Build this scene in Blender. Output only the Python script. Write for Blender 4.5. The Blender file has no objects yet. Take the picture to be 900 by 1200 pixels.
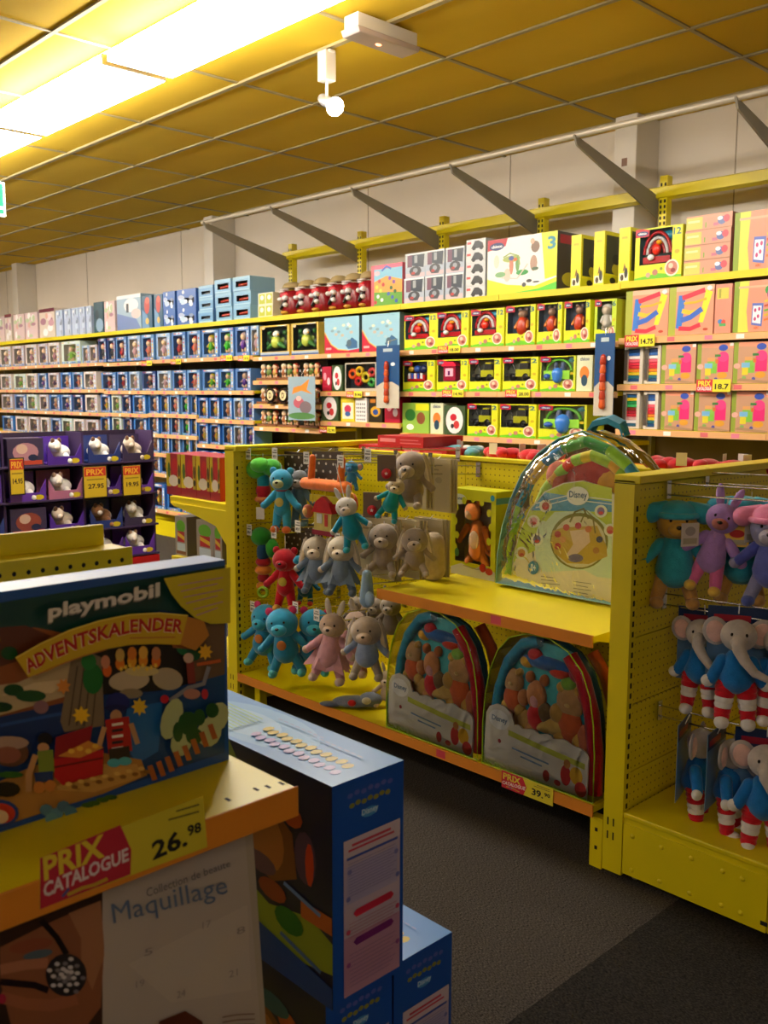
import bpy, math, random
from math import pi, sin, cos, radians
from mathutils import Vector, Matrix
random.seed(7)
SC = bpy.context.scene
COL = SC.collection
# ------------------------------------------------------------------ camera, world, exposure
CAMZ, F, YAW, PITCH, ROLL = 1.5, 1096.16, 0.76149, 0.126006, 0.002705
FW = Vector((-cos(YAW)*cos(PITCH), sin(YAW)*cos(PITCH), -sin(PITCH)))
_r = FW.cross(Vector((0, 0, 1))).normalized(); _u = _r.cross(FW)
RT = cos(ROLL)*_r + sin(ROLL)*_u
UP = -sin(ROLL)*_r + cos(ROLL)*_u
CAM = Vector((0, 0, CAMZ))
cd = bpy.data.cameras.new('camera'); co = bpy.data.objects.new('camera', cd); COL.objects.link(co)
m = Matrix((RT, UP, -FW)).transposed().to_4x4(); m.translation = CAM; co.matrix_world = m
cd.sensor_fit = 'VERTICAL'; cd.sensor_height = 24; cd.lens = F*24/1200
cd.clip_start = .05; cd.clip_end = 60
cd.dof.use_dof = True; cd.dof.focus_distance = 3.4; cd.dof.aperture_fstop = 4.8
SC.camera = co
SC.view_settings.view_transform = 'Standard'; SC.view_settings.look = 'None'
SC.view_settings.gamma = 1; SC.view_settings.use_curve_mapping = False
SC.view_settings.exposure = 0.45
W = bpy.data.worlds.new('world'); SC.world = W; W.use_nodes = True
W.node_tree.nodes['Background'].inputs[0].default_value = (.8, .85, 1, 1)
W.node_tree.nodes['Background'].inputs[1].default_value = .3
SC.cycles.max_bounces = 6; SC.cycles.transparent_max_bounces = 12
SC.cycles.sample_clamp_indirect = 4; SC.cycles.caustics_reflective = False; SC.cycles.caustics_refractive = False
TUBE_E = 26.0      # emission of the ceiling tubes
SPOT_W = 60.0      # watts of a track spotlight

def AT(px, py, ax, val):
    """world point where the line of sight of a photo pixel meets a plane of the room"""
    d = FW + RT*((px-450)/F) - UP*((py-600)/F)
    return CAM + d*((val-CAM[ax])/d[ax])
def PPM(x, y, z=1.5):
    return F/((Vector((x, y, z))-CAM).dot(FW))

# ------------------------------------------------------------------ materials
def lin(c):
    if isinstance(c, str):
        c = [int(c[i:i+2], 16)/255 for i in (0, 2, 4)]
        c = [x/12.92 if x <= .04045 else ((x+.055)/1.055)**2.4 for x in c]
    return tuple(c[:3])+(1,)
def mat(name, col=None, rough=.5, metal=0, bump=None, attr=False, spec=.5, sheen=0, var=0, emit=None, coat=0):
    mt = bpy.data.materials.new(name); mt.use_nodes = True
    nt = mt.node_tree; b = nt.nodes['Principled BSDF']
    b.inputs['Roughness'].default_value = rough; b.inputs['Metallic'].default_value = metal
    b.inputs['Specular IOR Level'].default_value = spec
    b.inputs['Sheen Weight'].default_value = sheen; b.inputs['Coat Weight'].default_value = coat
    src = None
    if attr:
        a = nt.nodes.new('ShaderNodeVertexColor'); a.layer_name = 'Col'; src = a.outputs[0]
    else:
        b.inputs['Base Color'].default_value = lin(col)
    if var:
        tc = nt.nodes.new('ShaderNodeTexCoord'); n = nt.nodes.new('ShaderNodeTexNoise'); n.inputs['Scale'].default_value = var[0]
        n.inputs['Detail'].default_value = 4
        nt.links.new(tc.outputs['Object'], n.inputs['Vector'])
        mr = nt.nodes.new('ShaderNodeMapRange'); mr.inputs['From Min'].default_value = .3; mr.inputs['From Max'].default_value = .7
        mr.inputs['To Min'].default_value = 1-var[1]; mr.inputs['To Max'].default_value = 1+var[1]*.6
        nt.links.new(n.outputs[0], mr.inputs['Value'])
        mx = nt.nodes.new('ShaderNodeVectorMath'); mx.operation = 'SCALE'
        if src: nt.links.new(src, mx.inputs[0])
        else: mx.inputs[0].default_value = lin(col)[:3]
        nt.links.new(mr.outputs[0], mx.inputs['Scale']); src = mx.outputs[0]
    if src: nt.links.new(src, b.inputs['Base Color'])
    if bump:
        tc = nt.nodes.new('ShaderNodeTexCoord'); n = nt.nodes.new('ShaderNodeTexNoise'); n.inputs['Scale'].default_value = bump[0]
        nt.links.new(tc.outputs['Object'], n.inputs['Vector'])
        bp = nt.nodes.new('ShaderNodeBump'); bp.inputs['Strength'].default_value = bump[1]; bp.inputs['Distance'].default_value = bump[2]
        nt.links.new(n.outputs[0], bp.inputs['Height']); nt.links.new(bp.outputs[0], b.inputs['Normal'])
    if emit:
        b.inputs['Emission Color'].default_value = lin(emit[0]); b.inputs['Emission Strength'].default_value = emit[1]
    return mt
CARTON = mat('printed_carton', attr=True, rough=.33, spec=.5)
MATTE = mat('matte_card', attr=True, rough=.7)
PLUSH = mat('plush_fabric', attr=True, rough=.95, spec=.1, sheen=.35, bump=(260, .5, .003), var=(40, .14))
PLASTIC = mat('toy_plastic', attr=True, rough=.25)
YELLOW = mat('yellow_powder_coat', 'e0cd08', rough=.36, var=(3, .05), bump=(500, .08, .001))
RAIL = mat('orange_price_rail', 'd9872a', rough=.3, coat=.3)
RAILP = mat('peach_price_rail', 'e8b078', rough=.3, coat=.3)
WHITE = mat('white_paint', 'd8d2c8', rough=.5, var=(2, .04))
WALLM = mat('cream_wall_plaster', 'e2d9cc', rough=.85, var=(1.2, .05), bump=(30, .1, .002))
GREY = mat('grey_metal', '857e70', rough=.5, var=(5, .06))
CHROME = mat('chrome_wire', 'c8c8c8', rough=.2, metal=1)
PIPE = mat('light_metal_rail', 'b8b0a0', rough=.4, metal=.3)
CEIL = mat('yellow_ceiling_tile', 'd2ae0e', rough=.9, var=(1.5, .06), bump=(150, .3, .002))
TBAR = mat('ceiling_grid_bar', '9c8f66', rough=.5)
DARK = mat('dark_void', '15120e', rough=.8)
BACKP = mat('brown_back_panel', '5a4a30', rough=.7, var=(3, .1))
REDP = mat('red_plinth', 'b01018', rough=.4)
def pegmat():
    mt = mat('yellow_pegboard', 'dcc808', rough=.4)
    nt = mt.node_tree; b = nt.nodes['Principled BSDF']; N = nt.nodes.new; L = nt.links.new
    tc = N('ShaderNodeTexCoord'); sp = N('ShaderNodeSeparateXYZ'); L(tc.outputs['Object'], sp.inputs[0])
    def cell(o):
        a = N('ShaderNodeMath'); a.operation = 'MULTIPLY'; a.inputs[1].default_value = 1/.025; L(o, a.inputs[0])
        f = N('ShaderNodeMath'); f.operation = 'FRACT'; L(a.outputs[0], f.inputs[0])
        s = N('ShaderNodeMath'); s.operation = 'SUBTRACT'; s.inputs[1].default_value = .5; L(f.outputs[0], s.inputs[0])
        q = N('ShaderNodeMath'); q.operation = 'POWER'; q.inputs[1].default_value = 2; L(s.outputs[0], q.inputs[0]); return q.outputs[0]
    ad = N('ShaderNodeMath'); ad.operation = 'ADD'; L(cell(sp.outputs[0]), ad.inputs[0]); L(cell(sp.outputs[2]), ad.inputs[1])
    lt = N('ShaderNodeMath'); lt.operation = 'LESS_THAN'; lt.inputs[1].default_value = .016; L(ad.outputs[0], lt.inputs[0])
    mx = N('ShaderNodeMix'); mx.data_type = 'RGBA'; L(lt.outputs[0], mx.inputs['Factor'])
    mx.inputs['A'].default_value = lin('dcc808'); mx.inputs['B'].default_value = lin('7a6200'); L(mx.outputs['Result'], b.inputs['Base Color'])
    return mt
PEG = pegmat()
def carpetmat(name, c1, c2):
    mt = mat(name, c1, rough=.97, spec=.1)
    nt = mt.node_tree; b = nt.nodes['Principled BSDF']; N = nt.nodes.new; L = nt.links.new
    tc = N('ShaderNodeTexCoord'); n = N('ShaderNodeTexNoise'); n.inputs['Scale'].default_value = 330; n.inputs['Detail'].default_value = 3
    mp = N('ShaderNodeMapping'); mp.inputs['Scale'].default_value = (.45, 1.3, 1); L(tc.outputs['Object'], mp.inputs[0]); L(mp.outputs[0], n.inputs['Vector'])
    cr = N('ShaderNodeValToRGB'); cr.color_ramp.elements[0].position = .38; cr.color_ramp.elements[1].position = .66
    cr.color_ramp.elements[0].color = lin(c1); cr.color_ramp.elements[1].color = lin(c2)
    L(n.outputs[0], cr.inputs[0]); L(cr.outputs[0], b.inputs['Base Color'])
    bp = N('ShaderNodeBump'); bp.inputs['Strength'].default_value = .8; bp.inputs['Distance'].default_value = .004; L(n.outputs[0], bp.inputs['Height']); L(bp.outputs[0], b.inputs['Normal'])
    return mt
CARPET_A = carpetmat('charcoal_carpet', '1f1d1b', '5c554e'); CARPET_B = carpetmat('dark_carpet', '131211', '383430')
def filmmat(name, t=.86, bump=None, ior=1.45):
    mt = bpy.data.materials.new(name); mt.use_nodes = True; nt = mt.node_tree; N = nt.nodes.new; L = nt.links.new
    for n in list(nt.nodes): nt.nodes.remove(n)
    o = N('ShaderNodeOutputMaterial'); mx = N('ShaderNodeMixShader'); tr = N('ShaderNodeBsdfTransparent'); gl = N('ShaderNodeBsdfGlossy')
    gl.inputs['Roughness'].default_value = .1; tr.inputs[0].default_value = (.97, .98, .98, 1)
    fr = N('ShaderNodeFresnel'); fr.inputs[0].default_value = ior
    L(fr.outputs[0], mx.inputs[0]); L(tr.outputs[0], mx.inputs[1]); L(gl.outputs[0], mx.inputs[2]); L(mx.outputs[0], o.inputs[0])
    if bump:
        tc = N('ShaderNodeTexCoord'); n = N('ShaderNodeTexNoise'); n.inputs['Scale'].default_value = bump[0]; n.inputs['Distortion'].default_value = 1.5
        L(tc.outputs['Object'], n.inputs['Vector']); bp = N('ShaderNodeBump'); bp.inputs['Strength'].default_value = bump[1]; bp.inputs['Distance'].default_value = bump[2]
        L(n.outputs[0], bp.inputs['Height']); L(bp.outputs[0], gl.inputs['Normal']); L(bp.outputs[0], fr.inputs['Normal'])
    return mt
FILM = filmmat('clear_window_film'); BAG = filmmat('crinkled_clear_bag', bump=(9, .8, .014), ior=1.36)
TUBE = mat('fluorescent_tube', 'ffffff', emit=('fdf6ec', TUBE_E))
TUBE2 = mat('aged_fluorescent_tube', 'ffffff', emit=('fdf2e4', 11))  # weaker emission, dimmed to balance the added fill battens
BULB = mat('spot_lamp_glass', 'ffffff', emit=('fff4e0', 30))
GLOWDIM = mat('small_indicator_glow', 'ffd0b0', emit=('ff9060', 4))
GREEN_SIGN = mat('exit_sign_green', '0a7a50', emit=('0a8a5a', 1.0))
SIGNW = mat('exit_sign_white', 'e8f4ee', emit=('e8fff4', 1.0))

# ------------------------------------------------------------------ mesh builder
_text = {}
def glyphs(s, bold):
    k = (s, bold)
    if k not in _text:
        cu = bpy.data.curves.new('t', 'FONT'); cu.body = s; cu.resolution_u = 2
        if bold: cu.offset = .03
        o = bpy.data.objects.new('t', cu); COL.objects.link(o)
        dg = bpy.context.evaluated_depsgraph_get(); me = o.evaluated_get(dg).to_mesh()
        v = [(p.co.x, p.co.y) for p in me.vertices]; f = [tuple(q.vertices) for q in me.polygons]
        o.evaluated_get(dg).to_mesh_clear()
        bpy.data.objects.remove(o); bpy.data.curves.remove(cu)
        if v:
            x0 = min(a[0] for a in v); x1 = max(a[0] for a in v); y0 = min(a[1] for a in v); y1 = max(a[1] for a in v)
            v = [((a-x0)/(x1-x0+1e-9), (b-y0)/(y1-y0+1e-9)) for a, b in v]
        _text[k] = (v, f)
    return _text[k]

class MB:
    def __init__(s): s.v = []; s.f = []; s.c = []; s.m = []; s.s = []
    def add(s, vs, fs, c, mi=0, sm=False):
        b = len(s.v); s.v += [tuple(v) for v in vs]; c = lin(c)
        for f in fs: s.f.append(tuple(b+i for i in f)); s.c.append(c); s.m.append(mi); s.s.append(sm)
        return s
    def box(s, x0, x1, y0, y1, z0, z1, c='ffffff', mi=0):
        v = [(x, y, z) for z in (z0, z1) for y in (y0, y1) for x in (x0, x1)]
        return s.add(v, [(0, 2, 3, 1), (4, 5, 7, 6), (0, 1, 5, 4), (2, 6, 7, 3), (0, 4, 6, 2), (1, 3, 7, 5)], c, mi)
    def prism(s, pts, y0, y1, c='ffffff', mi=0, ax=1):
        n = len(pts)
        def P(a, b, y): return (a, y, b) if ax == 1 else ((y, a, b) if ax == 0 else (a, b, y))
        v = [P(a, b, y0) for a, b in pts]+[P(a, b, y1) for a, b in pts]
        fs = [tuple(range(n)), tuple(range(2*n-1, n-1, -1))]+[(i, i+n, (i+1) % n+n, (i+1) % n) for i in range(n)]
        return s.add(v, fs, c, mi)
    def ell(s, c0, r, c, rot=None, seg=14, rings=9, mi=0):
        c0 = Vector(c0); R = rot or Matrix.Identity(3); v = []; fs = []
        for i in range(rings+1):
            th = pi*i/rings
            for j in range(seg):
                p = Vector((r[0]*sin(th)*cos(2*pi*j/seg), r[1]*sin(th)*sin(2*pi*j/seg), r[2]*cos(th))); v.append(c0+R@p)
        for i in range(rings):
            for j in range(seg):
                a = i*seg+j; b = i*seg+(j+1) % seg
                fs.append((a, a+seg, b+seg, b))
        return s.add(v, fs, c, mi, True)
    def cap(s, p0, p1, r0, r1, c, seg=12, mi=0):
        """tapered limb with rounded ends"""
        p0 = Vector(p0); p1 = Vector(p1); d = (p1-p0); L = d.length; d.normalize()
        q = d.to_track_quat('Z', 'Y').to_matrix(); prof = []
        for i in range(5): t = pi/2*(1-i/4); prof.append((r0*cos(t), -r0*sin(t)))
        for i in range(5): t = pi/2*i/4; prof.append((r1*cos(t), L+r1*sin(t)))
        return s.lathe(prof, p0, q, c, seg, mi)
    def lathe(s, prof, o, R, c, seg=16, mi=0, sm=True):
        o = Vector(o); v = []; fs = []
        for r, z in prof:
            for j in range(seg): v.append(o+R@Vector((max(r, 1e-5)*cos(2*pi*j/seg), max(r, 1e-5)*sin(2*pi*j/seg), z)))
        for i in range(len(prof)-1):
            for j in range(seg):
                a = i*seg+j; b = i*seg+(j+1) % seg; fs.append((a, b, b+seg, a+seg))
        return s.add(v, fs, c, mi, sm)
    def tube(s, pts, r, c, seg=8, mi=0, cols=None):
        pts = [Vector(p) for p in pts]; n = len(pts); up = Vector((.3, .2, 1)); v = []
        for i, p in enumerate(pts):
            d = (pts[min(i+1, n-1)]-pts[max(i-1, 0)]).normalized(); a = d.cross(up)
            if a.length < .1: a = d.cross(Vector((1, 0, 0)))
            a.normalize(); b = d.cross(a)
            for j in range(seg): t = 2*pi*j/seg; v.append(p+a*r*cos(t)+b*r*sin(t))
        for i in range(n-1):
            fs = [(j, (j+1) % seg, seg+(j+1) % seg, seg+j) for j in range(seg)]
            s.add(v[i*seg:(i+2)*seg], fs, cols[i % len(cols)] if cols else c, mi, True)
        s.add(v[:seg], [tuple(range(seg))], cols[0] if cols else c, mi); s.add(v[-seg:], [tuple(range(seg))], cols[(n-2) % len(cols)] if cols else c, mi)
        return s
    def obj(s, name, mats, parent=None, loc=(0, 0, 0), rz=0, smooth=False, bevel=0):
        me = bpy.data.meshes.new(name); me.from_pydata(s.v, [], s.f)
        if not isinstance(mats, (list, tuple)): mats = [mats]
        for mm in mats: me.materials.append(mm)
        ca = me.color_attributes.new('Col', 'FLOAT_COLOR', 'CORNER'); data = []
        for c, f in zip(s.c, s.f): data += list(c)*len(f)
        ca.data.foreach_set('color', data)
        me.polygons.foreach_set('material_index', s.m); me.polygons.foreach_set('use_smooth', s.s); me.update()
        o = bpy.data.objects.new(name, me); COL.objects.link(o); o.location = loc; o.rotation_euler = (0, 0, rz)
        if parent: o.parent = parent
        if bevel:
            bm = o.modifiers.new('b', 'BEVEL'); bm.width = bevel; bm.segments = 2; bm.limit_method = 'ANGLE'
        return o

class Face:
    """flat print laid on one face; coordinates are fractions of W and H unless W=H=1"""
    def __init__(s, mb, o, u, v, n, W=1, H=1, conv=None, eps=.00012, mi=0):
        s.mb = mb; s.o = Vector(o); s.u = Vector(u); s.vv = Vector(v); s.n = Vector(n); s.W = W; s.H = H; s.conv = conv; s.e_ = eps; s.l = 1; s.mi = mi
    def P(s, a):
        if s.conv: a = s.conv(*a)
        return s.o+s.u*(a[0]*s.W)+s.vv*(a[1]*s.H)+s.n*(s.l*s.e_)
    def p(s, pts, c):
        s.mb.add([s.P(a) for a in pts], [tuple(range(len(pts)))], c, s.mi); s.l += 1; return s
    def r(s, a, b, c_, d, c): return s.p([(a, b), (c_, b), (c_, d), (a, d)], c)
    def e(s, a, b, ra, rb, c, n=18, rot=0, t0=0, t1=2*pi):
        return s.p([(a+ra*cos(t)*cos(rot)-rb*sin(t)*sin(rot), b+ra*cos(t)*sin(rot)+rb*sin(t)*cos(rot)) for t in [t0+(t1-t0)*i/(n-(0 if t1-t0 < 6 else -0)) for i in range(n+(1 if t1-t0 < 6 else 0))]], c)
    def star(s, a, b, ra, rb, c, k=5, inner=.45):
        return s.p([(a+ra*(1 if i % 2 == 0 else inner)*sin(pi*i/k), b+rb*(1 if i % 2 == 0 else inner)*cos(pi*i/k)) for i in range(2*k)], c)
    def tf(s, txt, fn, c, bold=True):
        v, f = glyphs(txt, bold)
        if v: s.mb.add([s.P(fn(a, b)) for a, b in v], f, c, s.mi); s.l += 1
        return s
    def t(s, txt, a, b, c_, d, c, bold=True):
        return s.tf(txt, lambda x, y: (a+(c_-a)*x, b+(d-b)*y), c, bold)
    def tq(s, txt, q, c, bold=True):
        def fn(x, y): return tuple((q[0][i]*(1-x)+q[1][i]*x)*(1-y)+(q[3][i]*(1-x)+q[2][i]*x)*y for i in (0, 1))
        return s.tf(txt, fn, c, bold)
    def line(s, pts, w, c):
        out = []; back = []
        for i, p in enumerate(pts):
            a = pts[max(i-1, 0)]; b = pts[min(i+1, len(pts)-1)]; dx, dy = b[0]-a[0], b[1]-a[1]; L = math.hypot(dx, dy) or 1
            nx, ny = -dy/L*w/2, dx/L*w/2; out.append((p[0]+nx, p[1]+ny)); back.append((p[0]-nx, p[1]-ny))
        for i in range(len(pts)-1):
            s.mb.add([s.P(q) for q in (out[i], out[i+1], back[i+1], back[i])], [(0, 1, 2, 3)], c, s.mi)
        s.l += 1; return s

def tag(o, label=None, cat=None, group=None, kind=None):
    if label: o['label'] = label
    if cat: o['category'] = cat
    if group: o['group'] = group
    if kind: o['kind'] = kind
    return o
def empty(name, loc, rz=0, label=None, cat=None, group=None, kind=None):
    o = bpy.data.objects.new(name, None); COL.objects.link(o); o.location = loc; o.rotation_euler = (0, 0, rz); o.empty_display_size = .05
    return tag(o, label, cat, group, kind)
def dup(o, loc, rz=None, label=None, group=None, parent=None):
    c = o.copy(); COL.objects.link(c)
    if parent is not None: c.parent = parent
    else: c.location = loc
    if rz is not None: c.rotation_euler = (c.rotation_euler[0], c.rotation_euler[1], rz)
    if label: c['label'] = label
    if group: c['group'] = group
    for ch in [x for x in KIDS.get(o.name, [])]: KIDS.setdefault(c.name, []).append(dup(ch, None, parent=c))
    return c
KIDS = {}
def kid(parent, child): KIDS.setdefault(parent.name, []).append(child); return child
def part(mb, name, mats, parent, **k): return kid(parent, mb.obj(name, mats, parent, **k))
ORD = ['first', 'second', 'third', 'fourth', 'fifth', 'sixth', 'seventh', 'eighth', 'ninth', 'tenth', 'eleventh', 'twelfth', 'thirteenth', 'fourteenth', 'fifteenth', 'sixteenth']

# ------------------------------------------------------------------ room
XL, XR, YN, YF, HC = -16.5, 3.0, -4.0, 5.80, 3.3
GX0, GY0, TX, TY = -2.51, 5.61, 1.12, .565
fl = empty('floor', (0, 0, 0), kind='structure')
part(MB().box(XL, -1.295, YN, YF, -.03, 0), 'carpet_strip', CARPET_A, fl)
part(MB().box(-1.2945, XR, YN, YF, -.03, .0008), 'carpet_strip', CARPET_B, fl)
ce = empty('ceiling', (0, 0, 0), kind='structure')
part(MB().box(XL, XR, YN, YF+.1, HC+.025, HC+.05), 'ceiling_slab', CEIL, ce)
tile = None; bar_long = None
for i in range(-3, 13):
    for j in range(-1, 10):
        x1 = GX0-TX*i; y1 = GY0-TY*j
        if y1-TY > YF: continue
        ya = min(y1, YF)
        if tile is None or ya != y1:
            o = part(MB().box(-TX+.003, -.003, -(ya-(y1-TY))+.003, -.003, 0, .018), 'ceiling_tile', CEIL, ce)
            if ya == y1: tile = o
        else:
            o = dup(tile, None, parent=ce)
        o.location = (x1, ya, HC+.004)
for j in range(0, 11):
    y = GY0-TY*j; w = .012 if j != 4 else .015
    part(MB().box(XL, XR, y-w, y+w, HC-.006 if j != 4 else HC-.01, HC+.01), 'grid_bar', TBAR, ce)
for i in range(-3, 14):
    x = GX0-TX*i
    part(MB().box(x-.011, x+.011, YN+3, YF, HC-.004, HC+.01), 'grid_bar', TBAR, ce)
wb = tag(MB().box(XL, XR, YF, YF+.12, 0, HC+.04).obj('wall_back', WALLM), kind='structure')
for k, x in enumerate((-14.3, -11.7, -9.4, -6.3, -4.7, -2.9, -1.0)):
    part(MB().box(x, x+.006, YF-.004, YF, 1.8, HC), 'panel_joint', mat('panel_joint_%d' % k, 'a89c8c', rough=.8), wb)
for n, b in (('wall_left', (XL-.12, XL, YN, YF)), ('wall_right', (XR, XR+.12, YN, YF)), ('wall_front', (XL, XR, YN-.12, YN))):
    tag(MB().box(b[0], b[1], b[2], b[3], 0, HC+.04).obj(n, WALLM), kind='structure')
for k, x in enumerate((-3.60, -8.51, -13.42)):
    o = tag(MB().box(x, x+.165, 5.52, YF-.001, 0, HC).obj('trim_%d' % (k+1), WHITE, bevel=.006), kind='structure')
    if k == 0: part(MB().box(x+.06, x+.1, 5.517, 5.52, 2.98, 3.03), 'fixing_plate', mat('brown_plate', '7a5a48'), o)

# ceiling luminaires: white battens with two bare tubes each
def batten():
    e = empty('ceiling_light', (0, 0, 0), label='', cat='light')
    part(MB().box(-.75, .75, -.09, .09, .06, .125).box(-.765, -.75, -.185, .185, .004, .055).box(.75, .765, -.185, .185, .004, .055), 'housing', WHITE, e)
    part(MB().box(-.748, .748, -.19, .19, .0, .055), 'diffuser', TUBE, e, bevel=.01)
    return e
    for y in (-.085, .085):
        t = MB(); R = Matrix.Rotation(pi/2, 3, 'Y'); t.lathe([(0, 0), (.016, 0), (.016, 1.43), (0, 1.43)], (-.715, y, .035), R, 'ffffff', 12)
        part(t, 'tube', TUBE, e)
    return e
bt = batten(); n = 0
for x in (-3.85, -5.42, -6.99, -8.56, -10.13, -11.7, -13.3):
    o = bt if n == 0 else dup(bt, (0, 0, 0))
    o.location = (x, 2.62, HC-.13)
    o['label'] = 'bright twin-tube batten on the yellow ceiling, %s from the spotlight end of its row' % ORD[n]; o['group'] = 'ceiling battens in a row'
    n += 1

for k, x in enumerate((-5.4, -9.0)):  # fill lamps added out of view behind the camera
    o = dup(bt, (x, -1.3, HC-.13)); o['label'] = 'twin-tube ceiling batten behind the viewer, %s of two' % ('nearer', 'farther')[k]; o['group'] = 'ceiling battens behind the viewer'

# emergency light fitting
e = empty('emergency_light', (-3.52, 3.33, HC-.075), radians(90), 'white emergency light box with clear underside fixed beside the spotlight', 'light')
part(MB().prism([(-.2, .065), (.2, .065), (.2, .0), (-.2, .0)], -.05, .05, 'e0dccb'), 'housing', WHITE, e, bevel=.004)
part(MB().prism([(-.215, .0), (.215, .0), (.2, -.03), (-.2, -.03)], -.062, .062, 'c8c0c0'), 'lens', mat('frosted_lens', 'b8a8a8', rough=.25), e, bevel=.006)
part(MB().ell((-.02, 0, -.03), (.018, .012, .006), 'ffffff'), 'indicator', GLOWDIM, e)
# track spotlights
def spot(loc, aim, label):
    e = empty('track_spotlight', loc, 0, label, 'light', 'track spotlights')
    part(MB().box(-.035, .035, -.035, .035, -.15, 0, 'c8c4bc').box(-.05, .05, -.02, .02, -.012, .0), 'adaptor', WHITE, e, bevel=.004)
    part(MB().cap((0, 0, -.15), (0, 0, -.235), .008, .008, 'c0c0c0'), 'stem', WHITE, e)
    d = Vector(aim).normalized(); q = d.to_track_quat('Z', 'Y').to_matrix()
    part(MB().lathe([(0, -.07), (.026, -.07), (.03, -.05), (.03, .05), (.022, .055)], (0, 0, -.25), q, 'b0b0b4', 12), 'lamp_body', mat('ribbed_lamp_body', 'a8a8ae', rough=.35, metal=.5), e)
    c = Vector((0, 0, -.25))+d*.06
    part(MB().lathe([(.018, 0), (.022, .03), (.044, .05), (.048, .058), (.04, .059), (.0, .06)], c, q, 'ffffff', 18), 'reflector_lamp', BULB, e)
    l = bpy.data.lights.new('spot', 'SPOT'); l.energy = SPOT_W; l.spot_size = radians(85); l.spot_blend = .9; l.color = (1, .93, .82); l.shadow_soft_size = .05
    lo = bpy.data.objects.new('spot_beam', l); COL.objects.link(lo); lo.parent = e; lo.location = c+d*.09; lo.rotation_euler = (-d).to_track_quat('Z', 'Y').to_euler()
spot((-3.96, 3.35, HC-.02), (.85, -.25, -.45), 'white track spotlight with a bare lamp hanging beside the emergency light')
spot((-1.4, 3.35, HC-.02), (-.75, 1.2, -1.0), 'white track spotlight above the pink craft boxes, outside the frame')
spot((-2.3, 2.6, HC-.02), (-.9, 2.1, -1.0), 'white track spotlight nearest the playmat shelf, outside the frame')
# exit sign
e = empty('exit_sign', AT(-18, 231, 0, -7.0), radians(90), 'green and white exit sign hanging at the left edge', 'sign')
sg = MB().box(-.14, .14, -.02, .02, -.12, .12, 'e8f4ee'); part(sg, 'sign_case', SIGNW, e)
g = MB(); fc = Face(g, (-.125, -.021, -.105), (1, 0, 0), (0, 0, 1), (0, -1, 0), .25, .21); fc.r(0, 0, .82, 1, '0a7a50')
fc.r(.86, .25, 1, 1, '0a7a50'); fc.r(.86, 0, 1, .15, '0a7a50'); part(g, 'green_panel', GREEN_SIGN, e)
part(MB().cap((0, 0, .12), (0, 0, HC-e.location.z), .005, .005, 'ffffff'), 'hanger', WHITE, e)

# canopy rail, arms, posts and yellow beam over the wall shelving
ARMX = [-3.2+.95*k for k in (1, 0, -1, -2, -3, -4)]
cn = empty('canopy_frame', (0, 0, 0), label='grey canopy arms under a long pale rail above the wall shelving', cat='frame')
part(MB().cap((-7.1, 4.6, 2.955), (-1.0, 4.6, 2.955), .018, .018, 'ffffff'), 'rail', PIPE, cn)
for x in ARMX:
    part(MB().prism([(5.49, 2.745), (5.49, 2.61), (4.60, 2.90), (4.57, 2.955)], x-.05-.006, x-.05+.006, ax=0), 'arm', GREY, cn)
    mm = MB(); mm.box(x-.026, x+.026, 5.47, 5.53, 2.1, 2.862)
    for z in range(18): mm.box(x-.02, x-.008, 5.468, 5.4705, 2.22+z*.034, 2.24+z*.034, mi=1); mm.box(x+.008, x+.02, 5.468, 5.4705, 2.22+z*.034, 2.24+z*.034, mi=1)
    part(mm, 'post', [YELLOW, DARK], cn)
part(MB().prism([(5.50, 2.715), (5.46, 2.73), (5.455, 2.79), (5.50, 2.805)], -7.1, -1.0, ax=0), 'beam', YELLOW, cn)

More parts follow.
